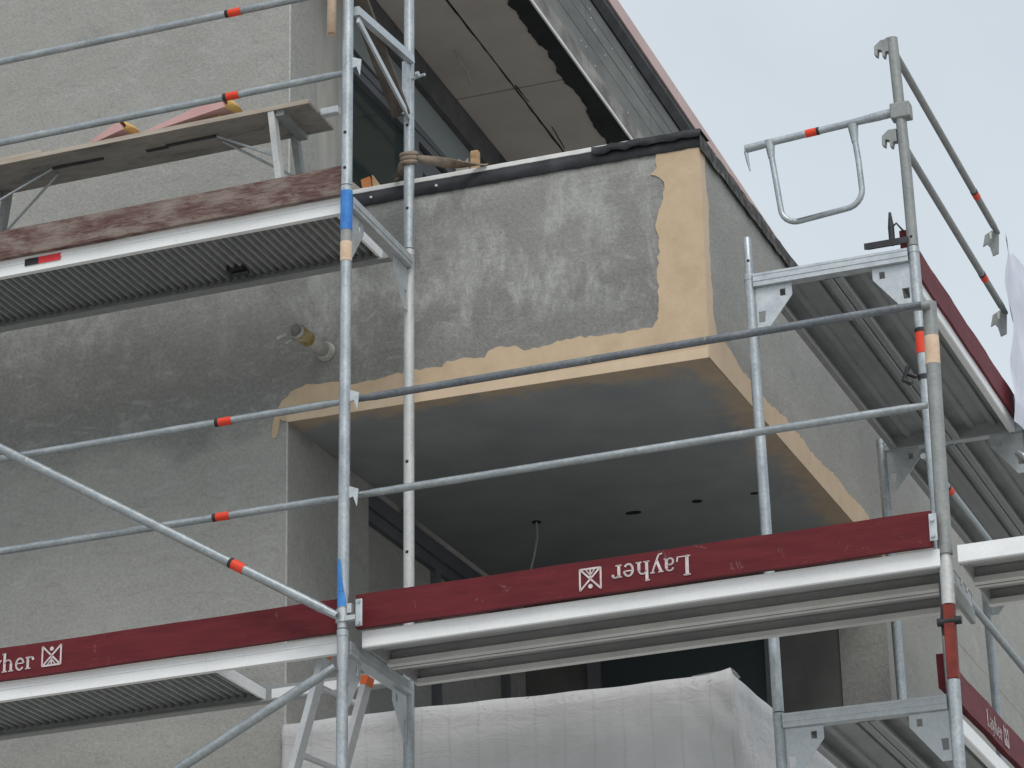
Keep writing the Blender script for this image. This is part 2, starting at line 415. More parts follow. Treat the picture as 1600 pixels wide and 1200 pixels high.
def solo(name, mb, mat, label, cat, group=None, bevel=0):
    # a thing that is one mesh, its origin at its own base
    c = sum(mb.v, Vector())/len(mb.v); c.z = min(v.z for v in mb.v)
    e = {'_o': list(c)}
    o = part(name, mb, mat, None, bevel=bevel)
    o.data.transform(Matrix.Translation(-c)); o.location = c
    o['label'] = label; o['category'] = cat; o['_o'] = list(c)
    if group: o['group'] = group
    return o

# ------------------------------------------------------------------ ground
GZ = -5.15
gmb = MB().add([(-400, -400, GZ), (400, -400, GZ), (400, 400, GZ), (-400, 400, GZ)], [(0, 1, 2, 3)])
part('ground', gmb, 'gravel', kind='structure')

# ------------------------------------------------------------------ building
XR, ZS, ZT = -2.03, 1.337, 2.372       # reveal plane, slab soffit, parapet top
BLD = thing('apartment_building', 'grey cement rendered apartment building with a boxed corner balcony and tan mortar edges', 'building', (-4.0, 4.0, GZ))
# main wall block left of the balcony (front face at y = 0)
b = MB().box((-9, 0.301, GZ), (XR-0.14, 12, 3.6)); part('wall_core', b, 'concrete', BLD)
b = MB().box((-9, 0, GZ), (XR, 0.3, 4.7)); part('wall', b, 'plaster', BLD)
b = MB().box((XR-0.139, 0.3, GZ), (XR-.0005, 0.75, ZS-0.002)); part('wall_return', b, 'plaster_plain', BLD)
b = MB().box((XR-0.139, 0.3, ZS), (XR-.0005, 0.75, 3.99)); part('wall_return', b, 'reveal', BLD)
# balcony box: slab and parapets
b = MB().box((XR+.001, 0.001, ZS), (-.001, 12, ZS+0.26)); part('balcony_slab', b, 'soffit', BLD)
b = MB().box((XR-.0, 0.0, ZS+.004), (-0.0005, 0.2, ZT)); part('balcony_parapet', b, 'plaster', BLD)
b = MB().box((-0.22, 0.2, ZS+.006), (0.0008, 12, ZT)); b.box((-0.0003, 0.0004, ZS+.0055), (0.0008, 0.1999, ZT)); part('balcony_parapet', b, 'plaster_side', BLD)
# lower storey behind the open corner
b = MB().box((XR-0.138, 0.75, GZ), (XR-0.08, 12, ZS-.002)); part('loggia_side_wall', b, 'plaster_plain', BLD)
b = MB().box((XR-.07, 3.15, GZ), (-0.001, 3.4, ZS-.002)); part('loggia_back_wall', b, 'back_wall', BLD)
b = MB().box((-0.26, 3.14, GZ), (0.0, 12, ZS-.001)); part('wall', b, 'plaster_side', BLD, 'rendered side wall under the balcony slab')
b = MB().box((-2.0, 0.02, GZ), (0.0, 0.2, -0.14)); b.box((-0.2, 0.2, GZ), (0.0, 3.1, -0.14)); part('lower_parapet', b, 'concrete', BLD)
b = MB().box((XR, 0.2, -1.3), (-0.2, 3.15, -1.1)); part('loggia_floor', b, 'concrete', BLD)
# lower side wall reveal and glazing on it
for (y0, y1) in ((0.7505, 0.95), (3.02, 3.14)):
    part('wall', MB().box((XR-0.079, y0, GZ), (XR, y1, ZS-.003)), 'plaster_plain', BLD)
def window(name, axis_x, y0, y1, z0, z1, mull, glass, fr=0.06, depth=0.03):
    # window standing in a plane of constant x
    w = part(name, MB().box((axis_x-0.02, y0+fr, z0+fr), (axis_x-0.01, y1-fr, z1-fr)), glass, BLD)
    for a in [(y0, y0+fr), (y1-fr, y1)] + [(m-fr/2, m+fr/2) for m in mull]:
        part('frame', MB().box((axis_x-0.02, a[0], z0), (axis_x+depth, a[1], z1)), 'window_frame', w)
    for a in [(z0, z0+fr), (z1-fr, z1)]:
        part('frame', MB().box((axis_x-0.02, y0+.001, a[0]), (axis_x+depth-.002, y1-.001, a[1])), 'window_frame', w)
    return w
window('window', XR-0.075, 0.95, 3.02, -1.1, 1.25, (1.98,), 'glass_dark')  # enlarged; its dark glass stands in for shade on the deep side wall
part('lintel', MB().box((XR-0.078, 0.95, 1.25), (XR-.03, 3.02, ZS-.004)), 'window_frame', BLD)  # coloured dark like the frame, carrying the shade under the soffit
wb = part('window', MB().box((-1.62, 3.13, -1.1), (-0.62, 3.142, 1.12)), 'glass_dark', BLD)
for a in (-1.66, -0.66):
    part('frame', MB().box((a, 3.10, -1.1), (a+0.07, 3.149, 1.12)), 'window_frame', wb)
part('frame', MB().box((-1.66, 3.102, 1.06), (-0.59, 3.1485, 1.13)), 'window_frame', wb)
# recessed lamp holes in the soffit, one with a cable hanging out
def disc(c, r1, r2, z, n=20, th=0.004, a=0.3):
    m = MB()
    pts = [(c[0]+math.cos(2*math.pi*k/n+a)*r1, c[1]+math.sin(2*math.pi*k/n+a)*r2) for k in range(n)]
    return m.prism(pts, 2, z-th, z-.0008)
for (cx, cy, r1, r2) in ((-1.48, 1.84, .024, .024), (-0.98, 1.9, .042, .022), (-0.63, 1.86, .026, .022), (-0.33, 1.86, .022, .014)):
    part('lamp_hole', disc((cx, cy), r1, r2, ZS), 'dark_strip', BLD)
cab = [(-1.48, 1.84, 1.335), (-1.478, 1.84, 1.25), (-1.495, 1.83, 1.15), (-1.51, 1.82, 1.08), (-1.51, 1.82, 0.96)]
solo('hanging_cable', MB().tube(cab, 0.006, 8), 'cable', 'thin pale cable hanging from a hole in the dark balcony soffit', 'cable')

# ragged plaster patches, each a real 4 mm coat on the wall
def rag(pts, step=0.03, amp=0.010, closed_from=None):
    out = []
    for i in range(len(pts)-1):
        a, c = Vector(pts[i]), Vector(pts[i+1])
        n = max(1, int((c-a).length/step))
        nrm = Vector((-(c-a).y, (c-a).x)); nrm = nrm.normalized() if nrm.length else nrm
        for k in range(n):
            q = a + (c-a)*k/n
            j = random.uniform(-amp, amp) if (i or k) else 0
            out.append(tuple(q + nrm*j))
    out.append(tuple(pts[-1]))
    return out
edgeA = [(-0.198, ZT), (-0.20, 2.294), (-0.226, 2.267), (-0.185, 2.24), (-0.161, 2.214), (-0.178, 2.106), (-0.214, 2.033), (-0.205, 1.9), (-0.214, 1.798), (-0.218, 1.551), (-0.249, 1.519),
         (-0.43, 1.517), (-0.611, 1.528), (-0.857, 1.505), (-0.90, 1.535), (-0.99, 1.545), (-1.027, 1.525), (-1.05, 1.502), (-1.121, 1.515), (-1.23, 1.507), (-1.26, 1.485), (-1.388, 1.492), (-1.546, 1.485), (-1.674, 1.470),
         (-1.802, 1.495), (-1.93, 1.502), (-2.01, 1.484), (-2.06, 1.445), (-2.087, 1.385), (-2.075, 1.36), (XR, ZS+.004)]
polyA = rag(edgeA, 0.022, 0.007) + [(0.0035, ZS+.004), (0.0035, ZT-.002)]
part('mortar_patch', MB().prism(polyA, 1, -0.0052, -0.0012), 'tan_mortar', BLD, 'tan mortar band along the balcony edges')
part('mortar_patch', MB().prism(rag([(-2.098, 1.372), (-2.072, 1.372), (-2.068, 1.32), (-2.083, 1.265), (-2.105, 1.262), (-2.11, 1.31), (-2.098, 1.372)], 0.012, 0.004)[:-1], 1, -0.005, -0.0002), 'tan_mortar', BLD)
edgeB = [(0.075, ZT), (0.079, 2.234), (0.104, 2.087), (0.088, 1.9), (0.096, 1.7), (0.10, 1.589), (0.14, 1.50), (0.40, 1.492), (0.547, 1.462), (0.967, 1.452), (1.25, 1.482), (1.534, 1.474), (1.8, 1.456), (2.139, 1.486), (2.5, 1.475), (2.79, 1.488), (3.0, 1.44), (3.14, 1.38), (3.14, ZS+.002)]
part('mortar_patch', MB().prism(rag(edgeB, 0.025, 0.008) + [(-0.004, ZS+.002), (-0.004, ZT-.002)], 0, 0.0015, 0.0055), 'tan_bead', BLD)
part('corner_bead', MB().box((XR, -0.011, ZS-.004), (0.004, -0.0053, ZS+.043)), 'tan_bead', BLD, 'light tan edge profile along the soffit')
part('corner_bead', MB().box((XR-.004, -0.004, GZ), (XR+.002, 0.006, ZS-.004)), 'bead_grey', BLD)
part('corner_bead', MB().box((XR-.004, -0.004, ZT+.08), (XR+.002, 0.006, 4.7)), 'bead_grey', BLD)

# coping: black membrane folded over the parapet, white strip above
def wavy_strip(x0, x1, z0, z1, yf, yb, n, amp, axis='x', seed=1):
    rnd = random.Random(seed); m = MB(); rows = []
    for i in range(n+1):
        t = x0+(x1-x0)*i/n
        j = rnd.uniform(-amp, amp); k = rnd.uniform(-amp, amp)
        sec = [(yb, z1+j*.5), (yf+k*.4, z1+j*.5), (yf+k, (z0+z1)/2), (yf+k*.6, z0+j), (yf+.004, z0+j-.002)]
        rows += [(t, q[0], q[1]) if axis == 'x' else (q[0], t, q[1]) for q in sec]
    return m.add(rows, [(i*5+k, (i+1)*5+k, (i+1)*5+k+1, i*5+k+1) for i in range(n) for k in range(4)], True)
part('coping_membrane', wavy_strip(-2.02, 0.012, ZT-.012, ZT+.055, -0.010, 0.24, 70, 0.0025), 'black_membrane', BLD, 'black membrane folded over the parapet top')
part('coping_membrane', wavy_strip(-0.02, 12, ZT-.03, ZT+.05, 0.014, -0.24, 180, 0.007, 'y', 3), 'brown_membrane', BLD)
part('coping_strip', MB().box((-2.02, -0.005, ZT+.056), (-0.27, 0.06, ZT+.082)), 'white_profile', BLD, bevel=.004)
flap = wavy_strip(-0.50, 0.02, ZT+.035, ZT+.068, -0.03, 0.12, 16, 0.008, 'x', 9)
part('membrane_flap', flap, 'black_membrane', BLD, 'loose black membrane flap at the corner')
for q in (-1.60, -1.27):
    part('rivet', MB().tube([(q, -0.012, ZT+.02), (q, -0.021, ZT+.02)], 0.006, 8), 'white_profile', BLD)

# upper storey: return wall with window, roof overhang
XU = XR
wu = part('window', MB().box((XU-0.07, 0.80, 1.7), (XU-0.06, 1.58, 3.53)), 'glass_upper', BLD)
def uf(y0, y1, z0, z1, d=0.0): part('frame', MB().box((XU-0.085, y0, z0), (XU-0.02+d, y1, z1)), 'window_frame', wu)
uf(0.751, 0.80, 1.6, 3.575); uf(0.80, 3.4, 3.53, 3.5755, -.001); uf(1.58, 1.68, 1.6, 3.53, .01)
wv = part('window', MB().box((XU-0.07, 1.78, 1.7), (XU-0.06, 3.3, 3.38)), 'glass_dark', BLD)
for (a, c, e, h) in ((1.70, 1.78, 1.6, 3.49), (3.3, 3.4, 1.6, 3.49), (1.78, 3.3, 3.38, 3.49)):
    part('frame', MB().box((XU-0.08, a, e), (XU-0.03, c, h)), 'window_frame', wv)
part('frame', MB().box((XU-0.09, 1.68, 3.49), (XU-0.06, 3.4, 3.53)), 'black_mark', wv)
def roof_z(y): return -0.045*(y-1.35)
RT = lambda x, y, z: Vector((x, y, z + roof_z(y)))
part('shutter_box', MB(RT).box((XU-0.13, 0.7505, 3.576+.05), (XU-0.008, 9, 3.83)), 'shutter_box', BLD)
part('shutter_box', MB().box((XU-0.13, 0.7505, 3.576), (XU-0.012, 3.2, 3.62)), 'window_frame', BLD)
part('lintel', MB(RT).box((XU-0.135, 0.7505, 3.8305), (XU+0.03, 9, 4.05)), 'lintel', BLD)
part('upper_wall', MB().box((XU-0.135, 3.4, 1.6), (XU-.02, 12, 3.5)), 'plaster_plain', BLD)
part('terrace_floor', MB().box((XR, 0.2, ZS+.26), (-0.22, 12, ZS+.30)), 'floor_light', BLD)
XF = -1.24
# ceiling boards with open joints
yj = [0.0, 2.14, 4.3, 6.4, 9.0]
part('roof', MB(RT).box((-9, 0.3005, 4.06), (XF-.03, 9.0, 4.6)), 'lintel', BLD)
for k in range(4):
    for (a, c, s) in ((XU+0.032, -1.655, 0), (-1.645, XF-.004, .0)):
        part('ceiling_board', MB(RT).box((a, yj[k]+.006+s, 4.0), (c, yj[k+1]-.006+s, 4.058)), 'ceiling_board', BLD, bevel=.003)
for pts in ([(-1.652, 1.0), (-1.648, 2.1), (-1.655, 3.1)], [(-1.635, 2.1), (-1.63, 2.3)], [(-1.61, 2.62), (-1.63, 2.9)]):
    part('joint_smear', MB(RT).prism([(x-.0035, y) for x, y in rag(pts, .06, .003)] + [(x+random.uniform(.001, .005), y) for x, y in rag(pts, .06, .003)[::-1]], 2, 3.9985, 3.9997), 'dark_strip', BLD)
ew0 = rag([(-1.375, 0.0), (-1.355, 0.8), (-1.335, 1.2), (-1.375, 1.5), (-1.35, 1.8), (-1.385, 2.1), (-1.36, 2.4), (-1.38, 2.7), (-1.36, 3.0), (-1.37, 3.4), (-1.36, 5), (-1.36, 9)], 0.07, 0.022)
ew = rag(ew0, 0.022, 0.005)
part('adhesive_strip', MB(RT).prism(ew + [(XF-.002, 9), (XF-.002, 0)], 2, 3.994, 3.9996), 'dark_strip', BLD, 'jagged black adhesive strip along the ceiling edge')
solo('ceiling_wire', MB(RT).tube([(-1.80, 1.62, 4.0), (-1.795, 1.64, 3.96), (-1.78, 1.72, 3.93), (-1.80, 1.85, 3.90)], 0.005, 8), 'cable', 'short curled wire hanging from the boarded upper ceiling', 'wire')
part('edge_profile', MB(RT).box((XF-.003, 0, 3.990), (XF+.006, 9, 4.010)), 'white_profile', BLD, 'white edge profile under the fascia')
# fascia planks
zl = [4.013, 4.12, 4.235, 4.35, 4.44, 4.53]
ys = [0.0, 2.18, 3.31, 5.4, 9.0]
for k in range(5):
    for q in range(4):
        part('fascia_board', MB(RT).box((XF-.028, ys[q]+.003, zl[k]+.0025), (XF+(.003 if k == 0 else 0.0)+random.uniform(0, .0015), ys[q+1]-.003, zl[k+1]-.0025)), 'fascia_smear' if k == 0 else 'fascia_board', BLD)
rnd = random.Random(4)
for k in range(15):
    y, z = rnd.uniform(1.3, 4.6), rnd.choice(zl[1:5])+rnd.uniform(.02, .08)
    part('fixing', MB(RT).tube([(XF+.0005, y, z), (XF+.004, y, z)], 0.0045, 6), 'white_profile', BLD)
part('roof_membrane', MB(RT).prism([(XF-.03, 4.531), (XF+.012, 4.531), (XF+.045, 4.575), (XF+.045, 4.612), (XF-.03, 4.612)], 1, 0, 9.0), 'black_membrane', BLD)
yp = [0.0, 1.9, 3.70, 5.5, 7.3, 9.0]
for k in range(5):
    part('roof_edging', MB(RT).prism([(XF-.10, 4.613), (XF+.055, 4.613), (XF+.055, 4.705), (XF+.045, 4.712), (XF-.10, 4.715)], 1, yp[k]+.003, yp[k+1]-.003), 'pink_edge', BLD)

# ------------------------------------------------------------------ facade scaffold
WA = 0.745
TUBE = 0.0242
H5, H1 = 0.592, 1.022
def gusset(m, u, v, w, sgn, ax):
    # perforated corner plate below a transom; ax = direction in which it reaches from the post
    o = [(0.0, 0.0), (0.17, 0.0), (0.17, -0.055), (0.045, -0.21), (0.0, -0.21)]
    h1 = [(0.115, -0.022), (0.14, -0.022), (0.14, -0.055), (0.115, -0.055)]
    h2 = [(0.012, -0.115), (0.045, -0.115), (0.04, -0.165), (0.012, -0.165)]
    loops = [o, h1, h2]
    bm = bmesh.new(); es = []
    for L in loops:
        vs = [bm.verts.new((q[0], q[1], 0)) for q in L]
        es += [bm.edges.new((vs[i], vs[(i+1) % len(vs)])) for i in range(len(vs))]
    bmesh.ops.triangle_fill(bm, use_beauty=True, edges=es)
    bm.verts.ensure_lookup_table(); bm.verts.index_update()
    vs = [(x.co.x, x.co.y) for x in bm.verts]; fs = [[x.index for x in f.verts] for f in bm.faces]
    bm.free()
    def put(q, t):
        d = 0.02 + q[0]
        return (u+t, v+sgn*d, w+q[1]) if ax == 'v' else (u+sgn*d, v+t, w+q[1])
    for t in (-0.003, 0.003):
        m.add([put(q, t) for q in vs], fs)
    for L in loops:
        n = len(L)
        m.add([put(q, -0.003) for q in L] + [put(q, 0.003) for q in L], [(i, (i+1) % n, n+(i+1) % n, n+i) for i in range(n)])
    return m
def wedge(m, T_, u, v, w, du, dv):
    # small hooked wedge plate on a post
    p_ = [(0, 0.02), (0.045, 0.0), (0.038, -0.075), (0.022, -0.03), (0, -0.035)]
    a = [(u+du*(.02+q[0]), v+dv*(.02+q[0]), w+q[1]) for q in p_]
    n = len(a)
    off = (0.003 if dv else 0, 0.003 if du else 0)
    vs = [(q[0]-off[0], q[1]-off[1], q[2]) for q in a] + [(q[0]+off[0], q[1]+off[1], q[2]) for q in a]
    m.add(vs, [tuple(range(n)), tuple(range(n, 2*n))] + [(i, (i+1) % n, n+(i+1) % n, n+i) for i in range(n)])
def post_holes(par, T_, pts):
    for (u, v, w, du, dv) in pts:
        part('pin_hole', MB(T_).tube([(u+du*.0238, v+dv*.0238, w), (u+du*.0248, v+dv*.0248, w)], 0.008, 8), 'black_mark', par)
def frame(T_, base_u, base_v, ax, width, w0, w1, label, cat_group, omat='galv', imat='galv', transom=True, spig=True):
    # ladder frame: outer post at (base), inner post `width` further along ax, transom at the top
    d = lambda k: (base_u, base_v+k) if ax == 'v' else (base_u+k, base_v)
    t = thing('scaffold_section', label, 'scaffold frame', T_(*d(0), w0), cat_group)
    for k, mt in ((0, omat), (width, imat)):
        c = d(k)
        part('post', MB(T_).tube([(*c, w0+.004), (*c, w1-.004)], TUBE, 18), mt, t)
        part('joint_collar', MB(T_).tube([(*c, w1-.03), (*c, w1-.002)], TUBE+.0018, 18), mt, t)
        if spig:
            part('spigot', MB(T_).tube([(*c, w1-.01), (*c, w1+.004)], TUBE-.004, 14), 'galv_dull', t)
    if transom:
        zt = w1-0.045
        a, c = d(.022), d(width-.022)
        m = MB(T_)
        s = 0.026
        if ax == 'v':
            m.box((a[0]-s, a[1], zt-.055), (a[0]+s, c[1], zt-.049)); m.box((a[0]-s, a[1], zt-.049), (a[0]-s+.005, c[1], zt)); m.box((a[0]+s-.005, a[1], zt-.049), (a[0]+s, c[1], zt))
            m.box((a[0]+s, a[1], zt-.034), (a[0]+s+.003, c[1], zt-.022))
        else:
            m.box((a[0], a[1]-s, zt-.055), (c[0], a[1]+s, zt-.049)); m.box((a[0], a[1]-s, zt-.049), (c[0], a[1]-s+.005, zt)); m.box((a[0], a[1]+s-.005, zt-.049), (c[0], a[1]+s, zt))
            m.box((a[0], a[1]-s-.003, zt-.034), (c[0], a[1]-s, zt-.022))
        part('transom', m, 'plate', t)
        g0, g1 = d(0), d(width)
        part('gusset_plate', gusset(MB(T_), g0[0], g0[1], zt-.056, 1, ax), 'plate', t)
        part('gusset_plate', gusset(MB(T_), g1[0], g1[1], zt-.056, -1, ax), 'plate', t)
    return t
GA = 'frames of the facade scaffold'
f0 = frame(FA, 0, 0, 'v', WA, -2.0, 0.0, 'facade scaffold frame standing below the lower walkway beside the aluminium ladder', GA)
f1 = frame(FA, 0, 0, 'v', WA, 0.0, 2.0, 'facade scaffold frame between lower and upper walkway with blue paint on its post', GA, imat='galv_plaster')
f2 = frame(FA, 0, 0, 'v', WA, 2.0, 4.0, 'facade scaffold frame above the upper walkway with a strap tied round its post', GA)
f00 = frame(FA, 0, 0, 'v', WA, GZ, -2.0, 'facade scaffold base frame standing on the ground', GA)
for (w0, w1, nm) in ((GZ+.055, -2.0, 'on the ground'), (-2.0, 0.0, 'under the lower walkway'), (0.0, 2.0, 'between the walkways'), (2.0, 4.0, 'above the upper walkway')):
    frame(FA, -2.57, 0, 'v', WA, w0, w1, 'facade scaffold frame at the far end of the plain plaster wall, ' + nm, GA)
for fr_, w in ((f1, 0), (f2, 2)):
    for h in (H5, H1):
        m = MB(FA)
        wedge(m, FA, 0, 0.0, w+h+.01, 1, 0)
        part('wedge_plate', m, 'plate', fr_)
def ring(T_, a, b_, r, mat, par, name='paint_band'):
    return part(name, MB(T_).tube([a, b_], r, 18, False), mat, par)
ring(FA, (0, 0, 1.975), (0, 0, 1.79), TUBE+.0022, 'blue_paint', f1)
ring(FA, (0, 0, 1.79), (0, 0, 1.735), TUBE+.001, 'galv_dull', f1)
ring(FA, (0, 0, 1.735), (0, 0, 1.645), TUBE+.0018, 'cream_tape', f1, 'tape_wrap')
m = MB(FA)
pr_ = [((TUBE+.0012)*math.cos(math.radians(a)), (TUBE+.0012)*math.sin(math.radians(a))) for a in range(190, 325, 12)]
n_ = len(pr_); tops = [.19, .25, .27, .30, .305, .30, .29, .27, .20, .17, .14, .12]
m.add([(q[0], q[1], .095) for q in pr_] + [(q[0], q[1], tops[i]) for i, q in enumerate(pr_)], [(i, i+1, n_+i+1, n_+i) for i in range(n_-1)], True)
part('paint_band', m, 'blue_paint', f1)
post_holes(f1, FA, [(0, WA, 0.97, 0, -1), (0, WA, 0.55, 0, -1), (0, WA, 1.9, 0, -1), (0, 0, .16, 0, -1)])
post_holes(f2, FA, [(0, WA, 2.62, 0, -1), (0, WA, 2.2, 0, -1), (0, 0, 2.25, 0, -1), (0, 0, 2.08, 0, -1)])
# knee bracket on the upper frame: top chord and slanted strut
part('bracket_chord', MB(FA).bar((.03, .02, 2.86), (.02, WA-.02, 2.955), .03, .04), 'plate', f2)
part('bracket_strut', MB(FA).bar((.035, .03, 2.82), (.012, WA-.03, 2.655), .012, .03), 'plate', f2)
part('bracket_plate', MB(FA).box((-.01, WA-.065, 2.66), (.012, WA-.02, 2.93)), 'plate', f2)
m = MB(FA); m.tube([(.02, WA-.01, 2.86), (.09, WA-.03, 2.86)], .007, 8); m.tube([(.05, WA-.04, 2.86), (.065, WA-.04, 2.86)], .016, 6)
part('bolt', m, 'plate', f2)

def guard(T_, a, b_, label, grp, mark=None, r=0.0168, mat='galv_guard', trim=0.0):
    A, B_ = Vector(a), Vector(b_); d = (B_-A).normalized()
    pts = [A, A+d*.05, A+d*.09, B_-d*.09, B_-d*.05, B_]
    t = thing('guardrail', label, 'guardrail', T_(*((A+B_)/2)), grp)
    part('rail', MB(T_).tube([tuple(q) for q in pts], [r*.8, r*.85, r, r, r*.85, r*.8], 14), mat, t)
    if mark is not None:
        c = A + (B_-A)*mark
        part('paint_band', MB(T_).tube([tuple(c-d*.028), tuple(c+d*.034)], r+.0015, 14, False), 'red_mark', t)
        part('paint_band', MB(T_).tube([tuple(c-d*.044), tuple(c-d*.028)], r+.0015, 14, False), 'black_mark', t)
    return t
GV = 0.045
GR = 'guardrails of the facade scaffold'
guard(FA, (-2.57, GV, H1), (-.03, GV, H1), 'guardrail with red band above the diagonal brace, ending at the tan mortar edge', GR, .785)
guard(FA, (-2.57, GV, H5), (-.03, GV, H5), 'middle guardrail with red band above the lower walkway, crossed by the diagonal brace', GR, .785)
guard(FA, (-2.57, GV, 2+H5-.015), (-.03, GV, 2+H5-.015), 'guardrail with red band just above the trestle with foam wedges', GR, .785)
guard(FA, (-2.57, GV, 2+H1-.025), (-.03, GV, 2+H1-.025), 'topmost guardrail with red band high above the trestle', GR, .785)
guard(FA, (.03, GV, H1), (2.47, GV, H1), 'dark guardrail passing in front of the tan balcony soffit edge', GR, mat='galv_dark')
guard(FA, (.03, GV, H5), (2.47, GV, H5), 'plaster-speckled guardrail passing in front of the dark balcony soffit', GR)
GBR = 'diagonal braces of the facade scaffold'
def brace(T_, a, b_, label, grp, mark=None):
    t = guard(T_, a, b_, label, grp, mark, 0.0212)
    t.name = 'diagonal_brace'; t['category'] = 'brace'
    part('end_plate', MB(T_).bar(tuple(Vector(b_)-Vector((b_[0]-a[0], b_[1]-a[1], b_[2]-a[2])).normalized()*.12), b_, .012, .034, (0, 1, 0)), 'plate', t)
    return t
brace(FA, (-2.75, -.05, 1.735), (-.005, -.05, .047), 'long diagonal brace with red band running down to the lower walkway joint', GBR, .836)
brace(FA, (-2.57, -.03, -1.42), (-.02, -.03, -.16), 'diagonal brace rising to the post under the lower walkway', GBR)
t = thing('coupler', 'steel half coupler clamping the brace and toe board to the blue-painted post', 'coupler', FA(.03, -.02, .05))
m = MB(FA); m.tube([(0, 0, .03), (0, 0, .085)], .031, 14); part('clamp', m, 'plate', t)
part('hinge_plate', MB(FA).box((.065, -.028, 0.0), (.095, -.016, .115)), 'plate', t, bevel=.004)
m = MB(FA)
for zz in (.012, .103): m.tube([(.08, -.034, zz), (.08, -.016, zz)], .008, 8)
part('bolt', m, 'galv', t)
m = MB(FA); m.box((.022, -.03, .03), (.065, .0, .05)); m.box((.03, -.032, .06), (.05, -.005, .10)); part('wedge', m, 'plate', t)

# --- lettering (flat print) built from strokes
def stroke(m, put, pts, w):
    for i in range(len(pts)-1):
        a, c = Vector(pts[i]), Vector(pts[i+1])
        n = Vector((-(c-a).y, (c-a).x)).normalized()*w/2
        e = (c-a).normalized()*w*.12
        m.add([put(*(a-n-e)), put(*(c-n+e)), put(*(c+n+e)), put(*(a+n-e))], [(0, 1, 2, 3)])
def arc(cx, cy, rx, ry, a0, a1, n=12):
    return [(cx+rx*math.cos(math.radians(a0+(a1-a0)*k/n)), cy+ry*math.sin(math.radians(a0+(a1-a0)*k/n))) for k in range(n+1)]
def lettering(put):
    m = MB(put.T)
    P = put.f
    th, tn = .15, .055
    S_ = lambda pts, w: stroke(m, P, pts, w)
    # L
    S_([(.17, 0), (.17, 1)], th); S_([(.03, .97), (.32, .97)], tn); S_([(.03, .03), (.58, .03)], tn); S_([(.57, .0), (.60, .26)], .07)
    # a
    x = .72
    S_([(x+.34, .04), (x+.34, .5)], .13); S_(arc(x+.20, .5, .14, .15, 0, 170), .08); S_(arc(x+.18, .19, .13, .16, 60, 330), .09); S_([(x+.22, .34), (x+.34, .38)], .06); S_([(x+.34, .05), (x+.44, .03)], .06)
    # y
    x = 1.22
    S_([(x+.08, .62), (x+.27, .03)], .12); S_([(x+.46, .62), (x+.27, .03), (x+.16, -.25), (x+.02, -.28)], .07); S_([(x-.02, .64), (x+.2, .64)], tn); S_([(x+.36, .64), (x+.54, .64)], tn)
    # h
    x = 1.80
    S_([(x+.12, 0), (x+.12, 1)], .13); S_([(x, .97), (x+.14, .97)], tn); S_(arc(x+.3, .42, .16, .2, 170, 0), .08); S_([(x+.46, .42), (x+.46, 0)], .13); S_([(x, .02), (x+.25, .02)], tn); S_([(x+.34, .02), (x+.59, .02)], tn)
    # e
    x = 2.48
    S_(arc(x+.24, .32, .19, .30, -40, -350, 18), .10); S_([(x+.06, .36), (x+.42, .36)], .06)
    # r
    x = 3.02
    S_([(x+.12, 0), (x+.12, .64)], .13); S_([(x, .62), (x+.14, .62)], tn); S_(arc(x+.28, .44, .15, .18, 160, 50), .08); S_([(x+.36, .56), (x+.40, .47)], .11); S_([(x, .02), (x+.26, .02)], tn)
    return m
def logo(put):
    m = MB(put.T)
    P = put.f
    S_ = lambda pts, w: stroke(m, P, pts, w)
    S_([(0, 1.0), (0, 0), (1, 0), (1, 1.0)], .09); S_([(0, 1.0), (.92, .06)], .09); S_([(1, 1.0), (.08, .06)], .09)
    S_([(.5, .5), (.5, .05)], .08); S_([(.3, .05), (.5, .32), (.7, .05)], .06)
    n = 12
    m.add([P(.5+.11*math.cos(2*math.pi*k/n), .84+.11*math.sin(2*math.pi*k/n)) for k in range(n)], [tuple(range(n))])
    return m
class Put:
    def __init__(self, T_, f): self.T, self.f = T_, f

def toe(T_, ax, c0, c1, off, z0, z1, mat, label, grp, th=0.03, brackets=True):
    mid = ((c0+c1)/2, off, z0) if ax == 'u' else (off, (c0+c1)/2, z0)
    t = thing('toe_board', label, 'toe board', T_(*mid), grp)
    m = MB(T_)
    n = 24
    # slightly bowed plank
    rows = []
    for i in range(n+1):
        c = c0+(c1-c0)*i/n
        bow = 0.004*math.sin(i*.9)+0.002*math.sin(i*2.3)
        for (d, z) in ((-th/2, z0), (th/2, z0), (th/2, z1), (-th/2, z1)):
            rows.append((c, off+d+bow*.3, z+bow*.35) if ax == 'u' else (off+d+bow*.3, c, z+bow*.35))
    m.add(rows, [(i*4+k, (i+1)*4+k, (i+1)*4+(k+1) % 4, i*4+(k+1) % 4) for i in range(n) for k in range(4)] + [(3, 2, 1, 0), (n*4, n*4+1, n*4+2, n*4+3)])
    part('plank', m, mat, t)
    if brackets:
        for c, s in ((c0, 1), (c1, -1)):
            q = (c, c+s*.035)
            bb = MB(T_)
            if ax == 'u': bb.box((min(q), off-th/2-.004, z0+.02), (max(q), off-th/2-.0012, z1-.02))
            else: bb.box((off+th/2+.0012, min(q), z0+.02), (off+th/2+.004, max(q), z1-.02))
            part('end_bracket', bb, 'plate' if mat != 'worn_red_wood' else 'dark_metal', t)
    return t
GT = 'toe boards of the facade scaffold'
TV = 0.055
t1 = toe(FA, 'u', .04, 2.455, TV, 0.012, 0.155, 'red_toe', 'dark red toe board with upside-down white lettering under the balcony soffit', GT, brackets=False)
t2 = toe(FA, 'u', -2.53, -.04, TV, 0.008, 0.150, 'red_toe', 'dark red toe board with upright white lettering in front of the plain plaster wall', GT, brackets=False)
t3 = toe(FA, 'u', -2.53, -.03, TV, 1.99, 2.125, 'worn_red_wood', 'worn wooden toe board with flaked red paint below the trestle', GT, brackets=False)
m = MB(FA)
